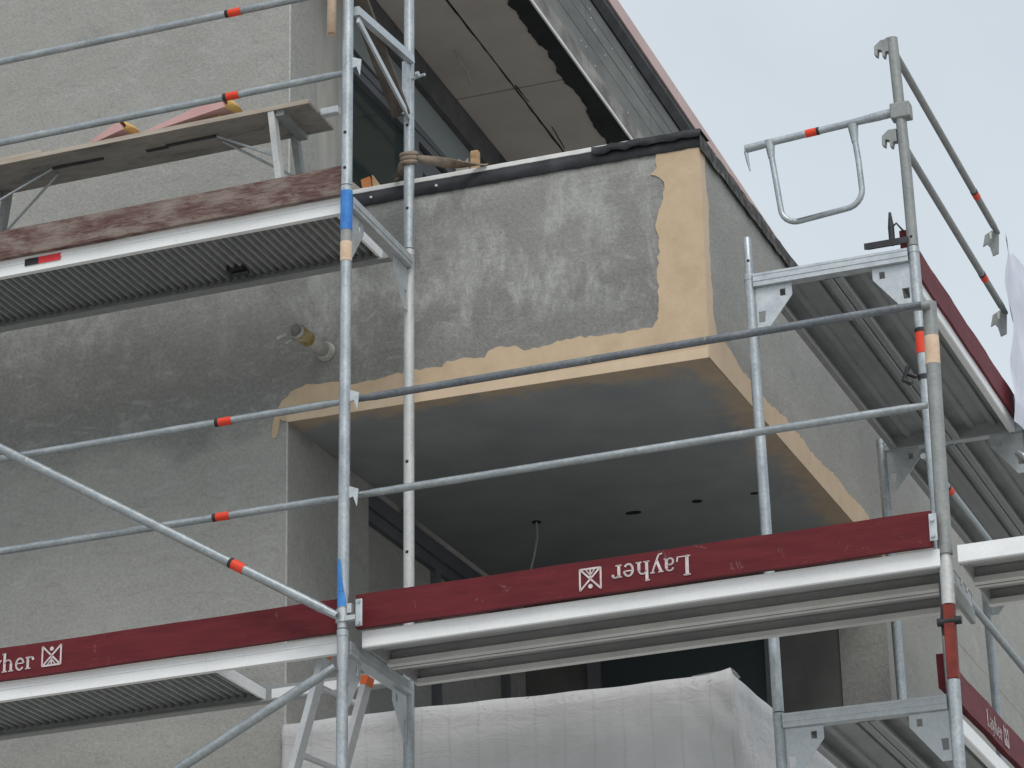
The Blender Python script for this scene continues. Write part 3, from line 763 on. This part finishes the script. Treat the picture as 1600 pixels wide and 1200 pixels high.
for zz in (.05, .115): m.tube([(2.462, TV-.02, zz), (2.462, TV-.032, zz)], .009, 8)
m.box((2.448, TV-.021, .03), (2.478, TV-.016, .14)); part('end_bracket', m, 'plate', t1)
YF = TV-.0165-.0012-.001
k = .082
part('lettering', lettering(Put(FA, lambda x, y: (1.482-x*k*1.17, YF, .117-y*k))), 'print_white', t1)
part('emblem', logo(Put(FA, lambda x, y: (1.104-x*.088, YF, .120-y*.088))), 'print_white', t1)
part('lettering', lettering(Put(FA, lambda x, y: (-1.442-3.45*k*1.12+x*k*1.12, YF, .040+y*k))), 'print_white', t2)
part('emblem', logo(Put(FA, lambda x, y: (-1.402+x*.088, YF, .042+y*.086))), 'print_white', t2)

# --- walkway decks
GD = 'decks of the facade scaffold'
def steel_deck(T_, ax, c0, c1, o0, z, label, grp, edge='deck_steel', width=0.316, outer=-1, inner_mat=None):
    inner_mat = inner_mat or ('deck_plate_a' if ax == 'u' else 'deck_steel')
    # pressed steel plank: side flanges with lips, two stiffening channels underneath
    mid = ((c0+c1)/2, o0+width/2, z-.07) if ax == 'u' else (o0+width/2, (c0+c1)/2, z-.07)
    t = thing('scaffold_deck', label, 'scaffold deck', T_(*mid), grp)
    put = (lambda c, o, w: (c, o, w)) if ax == 'u' else (lambda c, o, w: (o, c, w))
    def prof(pts, mat, name, closed=False):
        m = MB(T_)
        n = len(pts)
        m.add([put(c0, o0+q[0], z+q[1]) for q in pts] + [put(c1, o0+q[0], z+q[1]) for q in pts], [(i, i+1, n+i+1, n+i) for i in range(n-1)])
        ob = part(name, m, mat, t)
        s = ob.modifiers.new('thickness', 'SOLIDIFY'); s.thickness = 0.0025; s.offset = 0
        return ob
    W_ = width
    prof([(.002, -.003), (.085, -.003), (.09, -.022), (.118, -.022), (.123, -.003), (W_-.123, -.003), (W_-.118, -.022), (W_-.09, -.022), (W_-.085, -.003), (W_-.002, -.003)], inner_mat, 'deck_plate')
    prof([(.0, 0), (.0, -.066), (.004, -.07), (.03, -.07), (.036, -.062), (.036, -.05)], edge if outer < 0 else inner_mat, 'side_flange')
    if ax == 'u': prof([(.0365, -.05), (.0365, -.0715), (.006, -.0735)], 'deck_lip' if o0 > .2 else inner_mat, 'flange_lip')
    prof([(W_, 0), (W_, -.066), (W_-.004, -.07), (W_-.03, -.07), (W_-.036, -.062), (W_-.036, -.05)], edge if outer > 0 else inner_mat, 'side_flange')
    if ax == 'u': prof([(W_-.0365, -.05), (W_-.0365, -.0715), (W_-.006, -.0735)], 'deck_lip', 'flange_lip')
    for e in (c0+.006, c1-.006):
        m = MB(T_); a, c = put(e-.003, o0+.003, z-.066), put(e+.003, o0+W_-.003, z-.004); m.box(a, c)
        part('end_cap', m, inner_mat, t)
    return t
steel_deck(FA, 'u', .055, 2.475, .075, .006, 'steel deck with bright white outer edge under the lettered toe board', GD, 'alu_white')
steel_deck(FA, 'u', .055, 2.475, .397, .006, 'inner steel deck beside the balcony, its far lip coloured lighter as if lit', GD, 'deck_steel')
steel_deck(FA, 'u', 2.545, 4.2, .075, .010, 'steel deck with white outer edge continuing past the grey post', GD, 'alu_white')
steel_deck(FA, 'u', 2.545, 4.2, .397, .010, 'inner steel deck continuing past the grey post', GD, 'deck_steel')
def corr_deck(z, u0, u1, ur, label, v0=.075, v1=.655):
    t = thing('scaffold_deck', label, 'scaffold deck', FA((u0+u1)/2, (v0+v1)/2, z-.08), GD)
    m = MB(FA).prism([(v0, z), (v0, z-.076), (v0+.03, z-.076), (v0+.03, z-.068), (v0+.008, z-.066), (v0+.008, z)], 0, u0, u1)
    m.box((u0+.001, v0-.0035, z-.03), (u1-.001, v0-.0005, z-.022))
    part('side_rail', m, 'alu_white', t)
    part('side_rail', MB(FA).prism([(v1, z), (v1, z-.076), (v1-.05, z-.076), (v1-.05, z-.068), (v1-.008, z-.066), (v1-.008, z)], 0, u0, u1), 'deck_alu', t)
    # corrugated floor panel, ribs running across the walkway
    per = 0.0385; n = int((ur-u0-.02)/per); vs = []; fs = []
    prof = [(0, 0), (.30, 0), (.42, -1), (.62, -1), (.74, 0)]
    us = []
    for i in range(n):
        for q in prof: us.append((u0+.01+(i+q[0])*per, z-.014+q[1]*.02))
    m = MB(FA)
    for a in us: vs += [(a[0], v0+.009, a[1]), (a[0], v1-.009, a[1])]
    m.add(vs, [(2*i, 2*i+1, 2*i+3, 2*i+2) for i in range(len(us)-1)])
    pnl = part('corrugated_panel', m, 'deck_alu', t)
    s = pnl.modifiers.new('thickness', 'SOLIDIFY'); s.thickness = .002
    part('top_plate', MB(FA).box((u0+.01, v0+.009, z-.010), (us[-1][0]+.01, v1-.009, z-.004)), 'deck_steel', t)
    part('end_bar', MB(FA).box((us[-1][0]+.002, v0+.009, z-.06), (us[-1][0]+.014, v1-.009, z-.0105)), 'alu_white', t)
    return t
d1 = corr_deck(1.992, -2.53, -.045, -.07, 'upper walkway deck with ribbed underside and white edge below the worn toe board')
part('label', MB(FA).box((-1.53, .0698, 1.945), (-1.42, .071, 1.978)), 'red_label', d1, 'red sticker on the white edge')
part('label', MB(FA).box((-1.60, .0698, 1.945), (-1.53, .071, 1.978)), 'black_mark', d1)
m = MB(FA); m.box((-.80, .50, 1.945), (-.72, .56, 1.966)); m.tube([(-.78, .53, 1.935), (-.70, .53, 1.935)], .012, 8); part('hatch_lock', m, 'dark_metal', d1)
d2 = corr_deck(.004, -2.53, -.045, -.60, 'lower walkway deck with ribbed underside ending at an open hatch')
part('hatch_rail', MB(FA).box((-.60, .64, -.07), (-.05, .653, -.012)), 'alu_white', d2)

# --- grey standard at the right end of the lower walkway
t = thing('scaffold_post', 'weathered dull grey post with red sleeve at the corner end of the lettered toe board', 'scaffold post', FA(2.492, .1, GZ))
part('tube', MB(FA).tube([(2.492, .1, -.012), (2.492, .1, .35), (2.494, .1, 1.046)], .029, 18), 'galv_dull', t)
part('tape_wrap', MB(FA).tube([(2.4932, .1, .78), (2.4935, .1, .9)], .0297, 18, False), 'cream_tape', t)
part('spigot', MB(FA).tube([(2.492, .1, -.012), (2.492, .1, -.05), (2.492, .1, -.215)], [.022, .027, .027], 16), 'galv_plaster', t)
part('red_sleeve', MB(FA).box((2.470, .078, -.515), (2.514, .122, -.216)), 'rust_red', t, bevel=.005)
part('inner_bar', MB(FA).box((2.458, .10, -.33), (2.4695, .13, -.08)), 'dark_metal', t)
m = MB(FA); m.tube([(2.445, .09, -.285), (2.54, .09, -.285)], .016, 6); part('bolt', m, 'dark_metal', t)
part('tube', MB(FA).tube([(2.492, .1, GZ), (2.492, .1, -.516)], .0245, 18), 'galv', t)
part('deck_bracket', MB(FA).box((2.462, .13, -.125), (2.482, .71, -.068)), 'galv_dull', t)
ob = MB(FA); ob.tube([(2.40, .06, H1), (2.50, .075, H1+.005)], [.012, .02], 10); part('clamp', ob, 'galv_dull', t)

# ------------------------------------------------------------------ side scaffold
WB = 0.745
LB = 2.2
GB = 'frames of the side scaffold'
for (v, tag_) in ((0, 'at the balcony corner'), (LB, 'one bay back along the side wall'), (2*LB, 'two bays back along the side wall')):
    for (w0, w1, lv) in ((-4, -2, 'lower'), (-2, 0, 'upper')):
        frame(FB, WB, v, 'u', -WB, w0, w1, lv + ' side scaffold frame with perforated corner plates ' + tag_, GB) if False else None
def frameB(v, w0, w1, label):
    t = thing('scaffold_section', label, 'scaffold frame', FB(0, v, w0), GB)
    for c in (0, WB):
        part('post', MB(FB).tube([(c, v, w0+.004), (c, v, w1-.004)], TUBE, 18), 'galv', t)
        part('joint_collar', MB(FB).tube([(c, v, w1-.03), (c, v, w1-.002)], TUBE+.0018, 18), 'galv', t)
    zt, s = w1-.01, .026
    m = MB(FB)
    a, c = .022, WB-.022
    m.box((a, v-s, zt-.06), (c, v+s, zt-.054)); m.box((a, v-s, zt-.054), (c, v-s+.005, zt)); m.box((a, v+s-.005, zt-.054), (c, v+s, zt))
    m.box((a, v-s-.003, zt-.038), (c, v-s-.0003, zt-.026)); m.box((a, v-s-.002, zt-.012), (c, v-s-.0002, zt-.002))
    part('transom', m, 'plate', t)
    m = MB(FB)
    part('gusset_plate', gusset(MB(FB), .0, v, zt-.061, 1, 'u'), 'plate', t)
    part('gusset_plate', gusset(MB(FB), WB, v, zt-.061, -1, 'u'), 'plate', t)
    return t
fb1 = frameB(0, -2, 0, 'upper end frame of the side scaffold with red band on its outer post')
fb2 = frameB(0, -4, -2, 'lower end frame of the side scaffold beside the white tarpaulin')
fb3 = frameB(LB, -2, 0, 'side scaffold frame one bay behind the corner, carrying the upper deck joint')
fb4 = frameB(LB, -4, -2, 'side scaffold frame one bay behind the corner, below the lower deck')
fb5 = frameB(2*LB, -2, 0, 'side scaffold frame two bays behind the corner at upper deck height')
fb6 = frameB(2*LB, -4, -2, 'side scaffold frame two bays behind the corner, below the lower deck')
GW = GZ-1.7042
for v, nm in ((0, 'at the balcony corner'), (LB, 'one bay behind the corner'), (2*LB, 'two bays behind the corner')):
    t = thing('scaffold_section', 'side scaffold base frame on the ground ' + nm, 'scaffold frame', FB(0, v, GW), GB)
    for c in (0, WB): part('post', MB(FB).tube([(c, v, GW+.0233*v), (c, v, -4)], TUBE, 16), 'galv', t)
# spigots standing open on the inner posts
part('spigot', MB(FB).tube([(0, 0, -.004), (0, 0, .17), (0, 0, .178)], [.019, .019, .015], 16), 'galv', fb1)
part('pin_hole', MB(FB).tube([(0.004, -.0185, .06), (0.004, -.0195, .06)], .007, 8), 'black_mark', fb1)
part('paint_band', MB(FB).tube([(WB, 0, -.50), (WB, 0, -.405)], TUBE+.002, 18, False), 'red_mark', fb1)
part('paint_band', MB(FB).tube([(WB, 0, -.405), (WB, 0, -.385)], TUBE+.002, 18, False), 'black_mark', fb1)
m = MB(FB); m.tube([(WB, 0, -.62), (WB, 0, -.60)], .029, 14); m.tube([(WB-.03, -.02, -.61), (WB-.08, -.03, -.585)], .010, 8); m.tube([(WB-.06, -.03, -.56), (WB-.085, -.03, -.62), (WB-.05, -.03, -.64)], .012, 8); m.tube([(WB+.02, -.01, -.61), (WB+.045, -.01, -.59)], .009, 8)
part('wire_clamp', m, 'dark_metal', fb1)
m = MB(FB); m.tube([(WB-.06, LB, -.17), (WB-.02, LB, -.21)], .02, 8); part('coupler', m, 'plate', fb3)
# guard post on top with open hooks, end guardrail loop
t = thing('guard_post', 'grey top guard post with hooked brackets against the sky', 'guard post', FB(WB, 0, 0))
part('tube', MB(FB).tube([(WB, 0, .003), (WB, 0, .4), (WB-.012, 0, 1.02)], TUBE, 18), 'galv_dull', t)
def hook(w, name='hook'):
    q = [(-.02, .03), (-.055, .03), (-.085, .005), (-.088, -.035), (-.075, -.045), (-.07, -.012), (-.052, -.02), (-.052, -.05), (-.042, -.055), (-.036, -.03), (-.02, -.03)]
    m = MB(FB).prism([(WB-.008+a[0], w+a[1]) for a in q], 1, -.014, .014) if False else MB(FB)
    n = len(q)
    m.add([(WB-.008+a[0], -.016, w+a[1]) for a in q] + [(WB-.008+a[0], .016, w+a[1]) for a in q], [tuple(range(n)), tuple(range(2*n-1, n-1, -1))] + [(i, (i+1) % n, n+(i+1) % n, n+i) for i in range(n)])
    part(name, m, 'galv_dull', t)
hook(.985); hook(.54)
part('pin_hole', MB(FB).tube([(WB, -.0238, .04), (WB, -.0248, .04)], .007, 8), 'black_mark', t)
t = thing('end_guardrail', 'galvanised end guardrail with hanging loop and red band against the sky', 'guardrail', FB(.4, 0, .2))
part('top_rail', MB(FB).tube([(.02, 0, .612), (.09, 0, .617), (.14, 0, .622), (.54, 0, .645), (.64, 0, .652), (.77, 0, .662)], [.019, .019, .0165, .0165, .021, .021], 14), 'galv', t)
part('paint_band', MB(FB).tube([(.305, 0, .632), (.355, 0, .6345)], .0182, 14, False), 'red_mark', t)
part('paint_band', MB(FB).tube([(.355, 0, .6345), (.368, 0, .635)], .0182, 14, False), 'black_mark', t)
lp = [(.135, 0, .60), (.15, 0, .45), (.165, 0, .29)] + [(.165+.075*(1-math.cos(a)), 0, .29-.075*math.sin(a)) for a in (math.radians(k) for k in range(15, 91, 15))]
lp += [(.24, 0, .215), (.46, 0, .235)] + [(.46+.08*math.sin(a), 0, .315-.08*math.cos(a)) for a in (math.radians(k) for k in range(15, 91, 15))] + [(.535, 0, .45), (.52, 0, .63)]
part('loop', MB(FB).tube(lp, .0135, 12), 'galv', t)
for c in (.135, .522):
    part('socket', MB(FB).tube([(c, 0, .63), (c+.004, 0, .545)], [.024, .0145], 12), 'galv', t)
part('hook', MB(FB).tube([(.022, 0, .60), (.028, 0, .55), (.036, 0, .50)], [.009, .007, .003], 8), 'galv', t)
m = MB(FB); m.box((.70, -.03, .615), (.79, .03, .69)); part('clamp', m, 'galv_dull', t, bevel=.006)
GBR2 = 'guardrails of the side scaffold'
GU = .70
guard(FB, (GU, .04, 1.04), (GU, LB-.03, 1.005), 'top guardrail with small red band sloping away against the sky', GBR2, .78, mat='galv_dull')
guard(FB, (GU, .04, .585), (GU, LB-.03, .563), 'second guardrail with small red band sloping away against the sky above the red toe board', GBR2, .78, mat='galv_dull')
guard(FB, (GU, .04, -.945), (GU, LB-.03, -.945), 'side guardrail with red band rising behind the grey corner post', GBR2, .21)
guard(FB, (GU, .04, -1.39), (GU, LB-.03, -1.41), 'side guardrail below the white-edged deck in front of the side wall', GBR2)
for w in (1.0, .56):
    t = thing('guardrail_bracket', 'dark hooked guardrail bracket beside the white netting, ' + ('upper one' if w > .8 else 'lower one'), 'bracket', FB(GU, LB-.05, w-.1), 'guardrail brackets by the netting')
    q = [(-.02, .03), (-.06, .01), (-.075, -.05), (-.055, -.04), (-.04, -.06), (-.03, -.11), (.0, -.10), (.01, .0)]
    n = len(q); m = MB(FB)
    m.add([(GU+a[0], LB-.06, w-.02+a[1]) for a in q] + [(GU+a[0], LB-.05, w-.02+a[1]) for a in q], [tuple(range(n)), tuple(range(2*n-1, n-1, -1))] + [(i, (i+1) % n, n+(i+1) % n, n+i) for i in range(n)])
    part('plate', m, 'galv_dull', t)
    part('slot', MB(FB).box((GU-.035, LB-.0615, w-.035), (GU-.025, LB-.0602, w+.0)), 'white_profile', t)
GT2 = 'toe boards of the side scaffold'
toe(FB, 'v', .06, LB-.04, .69, -.02, .115, 'red_toe', 'plain dark red toe board on the upper side walkway against the sky', GT2)
tb = toe(FB, 'v', .06, LB-.04, .69, -1.955, -1.81, 'red_toe', 'dark red toe board with small white lettering on the lower side walkway', GT2)
part('lettering', lettering(Put(FB, lambda x, y: (.7076, .80+x*.083, -1.925+y*.075))), 'print_white', tb)
part('emblem', logo(Put(FB, lambda x, y: (.7076, 1.13+x*.085, -1.925+y*.085))), 'print_white', tb)
toe(FB, 'v', LB+.06, 2*LB-.04, .69, -1.955, -1.81, 'red_toe', 'dark red toe board one bay further along the lower side walkway', GT2)
toe(FB, 'v', LB+.06, 2*LB-.04, .69, -.02, .115, 'red_toe', 'dark red toe board behind the white netting on the upper side walkway', GT2)
GD2 = 'decks of the side scaffold'
for (w, lv) in ((.0, 'upper'), (-2.0, 'lower')):
    for k, nm in ((0, 'at the corner'), (1, 'one bay further back')):
        steel_deck(FB, 'v', k*LB+.03, (k+1)*LB-.03, .05, w-.002, 'inner steel deck of the %s side walkway %s, grooved underside' % (lv, nm), GD2, outer=-1)
        steel_deck(FB, 'v', k*LB+.03, (k+1)*LB-.03, .374, w-.002, 'outer steel deck of the %s side walkway %s, white outer edge' % (lv, nm), GD2, 'alu_white', outer=1)
t = thing('deck_lock', 'dark steel angle and spring pin lying on the top frame against the sky', 'deck lock', FB(.63, 0, 0))
m = MB(FB); m.box((.535, -.03, .035), (.73, .03, .041)); m.box((.535, -.03, .012), (.73, -.025, .035)); part('angle_plate', m, 'dark_metal', t)
m = MB(FB); m.tube([(.65, .02, .035), (.65, .02, .12), (.65, .02, .19)], [.014, .014, .006], 8); m.tube([(.655, .02, .12), (.675, .02, .135), (.70, .04, .10)], .005, 6); part('spring_pin', m, 'dark_metal', t)
# side braces
brace(FB, (.75, .05, -1.05), (.75, LB, -1.95), 'diagonal brace on the outside of the lower side bay', 'diagonal braces of the side scaffold') if False else None

# ------------------------------------------------------------------ netting
n, mrows = 26, 22
m = MB(FB); vs = []
for i in range(n+1):
    for j in range(mrows+1):
        v = 1.93 + 2.3*i/n; w = -.11 + 1.10*j/mrows
        lean = .20*j/mrows
        vs.append((.735+.012*math.sin(i*1.1+j*.12)+.012*math.sin(j*.7+i*.5), v+lean-.02*math.sin(j*.5), w-.05*(i % 5 == 2)*(j == mrows)+.0))
m.add(vs, [(i*(mrows+1)+j, (i+1)*(mrows+1)+j, (i+1)*(mrows+1)+j+1, i*(mrows+1)+j+1) for i in range(n) for j in range(mrows)], True)
net = solo('netting_sheet', m, 'netting', 'white debris netting hung outside the side scaffold guardrails', 'netting')

# ------------------------------------------------------------------ tarpaulin over the lower parapet
rnd = random.Random(11)
def tarp_mesh():
    m = MB(); xs = []
    # path round the parapet: front run then side run
    path = [(-2.035+2.07*i/150, 0) for i in range(151)] + [(0.035, 2.3*i/110) for i in range(1, 111)]
    zs = [(0.16, -.105), (.10, -.098), (.04, -.097), (0.0, -.103), (-.004, -.125), (-.006, -.15), (-.008, -.165)] + [(-.008, -.165-.03*k) for k in range(1, 40)]
    rows = []
    for i, (px, py) in enumerate(path):
        front = i <= 150
        s = px if front else 2.07+py
        dc = abs(i-150)/150
        for j, (o, z) in enumerate(zs):
            hang = min(1, max(0, (-z-.12)/.2))
            wr = .0016*(abs(math.sin(s*24.2))**.25)*hang*3 + .004*math.sin(s*5.5+2*math.sin(z*3))*hang + .002*math.sin(z*31+s*9+2*math.sin(s*4))*hang
            crease = .016*math.exp(-dc*16)*math.sin((z*1.0+s*1.6)*30)*hang
            sag = .005*math.sin(s*3.1)+.002*math.sin(s*17) + (.018*math.exp(-dc*30))
            # low band where the hem is folded
            fold = .008 if -.17 < z < -.12 else 0
            d = -o + wr + crease + fold
            if front: rows.append((px, -0.012-d if o <= 0 else o-.012, z+sag))
            else: rows.append((px-.02+d+.012 if o <= 0 else px-.02-o, py, z+sag-.0*py))
    nz = len(zs)
    m.add(rows, [(i*nz+j, (i+1)*nz+j, (i+1)*nz+j+1, i*nz+j+1) for i in range(len(path)-1) for j in range(nz-1)], True)
    return m
tp = solo('tarpaulin', tarp_mesh(), 'tarpaulin', 'white wrinkled tarpaulin draped over the lower balcony parapet', 'tarpaulin')
s = tp.modifiers.new('thickness', 'SOLIDIFY'); s.thickness = .002

# ------------------------------------------------------------------ ladder
t = thing('ladder', 'aluminium ladder with orange end caps leaning under the lower walkway', 'ladder', FA(-.9, .37, -2.0))
for v, (a, c) in ((.2, ((-.16, -.02), (-.71, -1.98))), (.55, ((-.115, -.06), (-.665, -1.98)))):
    part('stile', MB(FA).bar((a[0], v, a[1]), (c[0], v, c[1]), .026, .065, (0, 1, 0)), 'ladder_alu', t)
    m = MB(FA); m.bar((a[0]+.004, v, a[1]+.015), (a[0]-.006, v, a[1]-.022), .032, .070, (0, 1, 0)); part('end_cap', m, 'orange_plastic', t)
for i in range(7):
    w = -.16-.28*i; u = -.16-(.02+w)*(-.281)*(-1)*(-1) if False else -.16+(w+.02)*.281
    part('rung', MB(FA).tube([(u-.005, .187, w), (u+.005+.035, .563, w)], .015, 3), 'ladder_alu', t)
    part('rung_end', MB(FA).tube([(u-.003, .1855, w), (u-.003, .1868, w)], .018, 3), 'black_mark', t)

# ------------------------------------------------------------------ trestle bench on the upper walkway
t = thing('trestle_bench', 'low trestle bench of stained grey boards with splayed metal legs on the upper walkway', 'bench', FA(-1.2, .35, 1.992))
zb = 2.57
m = MB(FA); m.box((-2.3, .205, zb-.018), (-.275, .505, zb+.0)); part('board', m, 'bench_wood', t, bevel=.003)
part('board_edge', MB(FA).box((-2.302, .200, zb-.020), (-.273, .2045, zb+.002)), 'bench_edge', t)
part('top_board', MB(FA).box((-2.6, .21, zb+.001), (-1.62, .48, zb+.022)), 'bench_edge', t)
part('slot', MB(FA).box((-1.15, .335, zb-.0195), (-1.04, .365, zb-.0185)), 'black_mark', t)
for c in (-.42, -1.98):
    part('cross_bar', MB(FA).box((c-.02, .215, zb-.045), (c+.02, .495, zb-.0185)), 'galv_dull', t)
    s = 1 if c > -1 else -1
    for v, dv in ((.225, -.012), (.485, .012)):
        part('leg', MB(FA).bar((c-.04*s, v, zb-.02), (c+.035*s, v+dv, 2.0), .030, .042, (0, 1, 0)), 'galv_plaster' if v < .3 else 'galv_dull', t)
        part('strut', MB(FA).tube([(c-.36*s, v+.1*(1 if v < .3 else -1), zb-.026), (c-.02*s, v, zb-.24)], .006, 8), 'galv', t)
    part('foot_bar', MB(FA).tube([(c+.032*s, .215, 2.02), (c+.032*s, .495, 2.02)], .014, 10), 'galv_plaster', t)
    part('strut_rail', MB(FA).tube([(c-.36*s, .325, zb-.026), (c-.62*s, .33, zb-.024)], .007, 8), 'dark_metal', t)
part('end_handle', MB(FA).box((-.272, .33, zb-.022), (-.185, .37, zb+.012)), 'ladder_alu', t, bevel=.004)
# foam wedges on the bench
def foam_bar(u0, u1, h, label):
    o = thing('foam_wedge', label, 'foam wedge', FA((u0+u1)/2, .27, zb+.001), 'foam wedges on the trestle')
    z, v0, v1 = zb+.002, .206, .33
    m = MB(FA).add([(u0, v0+.03, z), (u1-.02, v0, z+h*.45), (u1, v1, z+h*.45), (u0, v1, z), (u0, v0+.03, z+.006), (u1-.05, v0, z+h), (u1-.01, v1, z+h), (u0, v1, z+.006)],
                   [(0, 3, 2, 1), (4, 5, 6, 7), (0, 1, 5, 4), (1, 2, 6, 5), (2, 3, 7, 6), (3, 0, 4, 7)])
    part('bar', m, 'pink_foam', o)
    # yellow cut end, rounded off
    m = MB(FA); vs = []
    for q in range(7):
        f = q/6; b_ = .035*math.sin(math.pi*(.15+.7*f))
        v = v0+(v1-v0)*f
        uu = u1-.02+.02*f
        vs += [(uu+.001, v, z+h*.45), (uu+b_, v, z+h*.62), (uu+b_*.7-.012, v, z+h*.92), (uu-.03, v, z+h+.0015)]
    m.add(vs, [(4*i+k, 4*(i+1)+k, 4*(i+1)+k+1, 4*i+k+1) for i in range(6) for k in range(3)], True)
    part('cut_end', m, 'yellow_foam', o)
    part('prop', MB(FA).box((u1-.10, .25, z-.001), (u1-.06, .32, z+h*.40)), 'raw_wood', o)
foam_bar(-1.42, -1.18, .085, 'short pink foam wedge with yellow end lying on the trestle')
foam_bar(-1.16, -.67, .105, 'long pink foam wedge with yellow end lying on the trestle')

# short hollow tube hanging beside the upper post
t = thing('short_tube', 'short mortar-stained tube hanging beside the topmost guardrail', 'tube', FA(-.065, -.03, 2.74))
part('tube', MB(FA).hollow((-.066, -.03, 2.742), (-.066, -.03, 3.35), .0205, .004), 'cream_tape', t)
# dark plank behind the upper bracket
solo('wooden_plank', MB(FA).bar((-.05, .22, 3.06), (-.02, .70, 2.665), .02, .085, (1, 0, 0)), 'dark_plank', 'dark worn plank wedged behind the upper scaffold bracket', 'plank')

# ------------------------------------------------------------------ strap, debris, pipe
t = thing('strap', 'brown fabric strap wound round the inner post and pulled over the parapet', 'strap', FA(0, WA, 2.43))
P0 = FA(0, WA, 2.46)
m = MB()
for k in range(3):
    pts = []
    for a in range(25):
        an = a/24*2*math.pi
        pts.append((P0.x+math.cos(an)*(.030+.002*k), P0.y+math.sin(an)*(.030+.002*k), P0.z-.022+k*.02+.010*math.sin(an)))
    m.tube(pts, .0125, 8, False)
part('winding', m, 'strap_cloth', t)
def band(pts, w0, w1):
    m = MB(); vs = []
    n = len(pts)
    for i, q in enumerate(pts):
        f = i/(n-1); w = w0+(w1-w0)*math.sin(f*math.pi*.9)
        tw = f*2.2
        vs += [(q[0]+math.sin(tw)*.0, q[1]-w*math.sin(tw)*.5, q[2]+w*math.cos(tw)*.5), (q[0], q[1]+w*math.sin(tw)*.5, q[2]-w*math.cos(tw)*.5)]
    m.add(vs, [(2*i, 2*i+1, 2*i+3, 2*i+2) for i in range(n-1)], True)
    return m
a, c = Vector((P0.x+.03, P0.y, P0.z)), Vector((-1.02, 0.0, ZT+.087))
o = part('tail', band([tuple(a+(c-a)*i/14+Vector((0, 0, -.012*math.sin(math.pi*i/14)))) for i in range(15)], .025, .06), 'strap_cloth', t)
s = o.modifiers.new('thickness', 'SOLIDIFY'); s.thickness = .004
a, c = Vector((P0.x-.03, P0.y, P0.z-.01)), Vector((-1.48, -.005, ZT+.088))
o = part('tail', band([tuple(a+(c-a)*i/10) for i in range(11)], .03, .06), 'strap_cloth', t)
s = o.modifiers.new('thickness', 'SOLIDIFY'); s.thickness = .004
zc = ZT+.083
t = thing('wood_block', 'pale wooden block standing on the balcony coping', 'wood block', (-1.13, .04, zc))
part('block', MB().box((-1.115, .02, zc), (-1.075, .058, zc+.105)), 'raw_wood', t, bevel=.008)
part('chips', MB().prism([(-1.19, zc), (-1.12, zc), (-1.125, zc+.07), (-1.15, zc+.04), (-1.17, zc+.075)], 1, .02, .05), 'grey_brick', t)
solo('brick_piece', MB().prism([(-1.79, zc), (-1.66, zc), (-1.76, zc+.10), (-1.80, zc+.09)], 1, -.002, .055), 'grey_brick', 'grey wedge-shaped brick piece on the coping behind the blue-painted post', 'brick piece')
solo('wood_offcut', MB().prism([(-1.652, zc), (-1.605, zc), (-1.615, zc+.055), (-1.66, zc+.045)], 1, .0, .05), 'orange_wood', 'small orange wood offcut on the coping beside the brick piece', 'wood offcut')
solo('wood_splinter', MB().prism([(-1.60, zc), (-1.565, zc), (-1.605, zc+.065)], 1, .005, .04), 'raw_wood', 'thin pale wood splinter on the coping next to the orange offcut', 'wood offcut')
t = thing('drain_pipe', 'plastic wrapped pipe stub sticking out of the damp plaster wall', 'pipe', (-1.835, 0, 1.62))
part('pipe', MB().hollow((-1.835, 0.01, 1.653), (-1.875, -.26, 1.672), .036, .004, 20), 'pipe_white', t)
part('tape', MB().tube([(-1.859, -.15, 1.6645), (-1.8725, -.242, 1.671)], .0375, 18, False), 'pipe_tape', t)
part('sleeve', MB().tube([(-1.835, -.001, 1.653), (-1.838, -.03, 1.654)], [.047, .042], 18), 'pipe_white', t)
rw = random.Random(5)
for k in range(5):
    # torn strips of plastic film curling off the pipe mouth
    an = 1.2+k*.95; L = .05+.03*rw.random(); m = MB(); vs = []
    for q in range(6):
        f = q/5; r = .0395+.016*f*f*(1 if k != 2 else 2)
        for e in (-.22, .22):
            a2 = an+e*(1-.6*f)+.25*f
            vs.append((-1.8725-.012*f+math.cos(a2)*r, -.215-L*f, 1.671+math.sin(a2)*r-.022*f*f))
    m.add(vs, [(2*q, 2*q+1, 2*q+3, 2*q+2) for q in range(5)], True)
    part('plastic_wrap', m, 'film', t)

for o in bpy.data.objects:
    if '_o' in o: del o['_o']
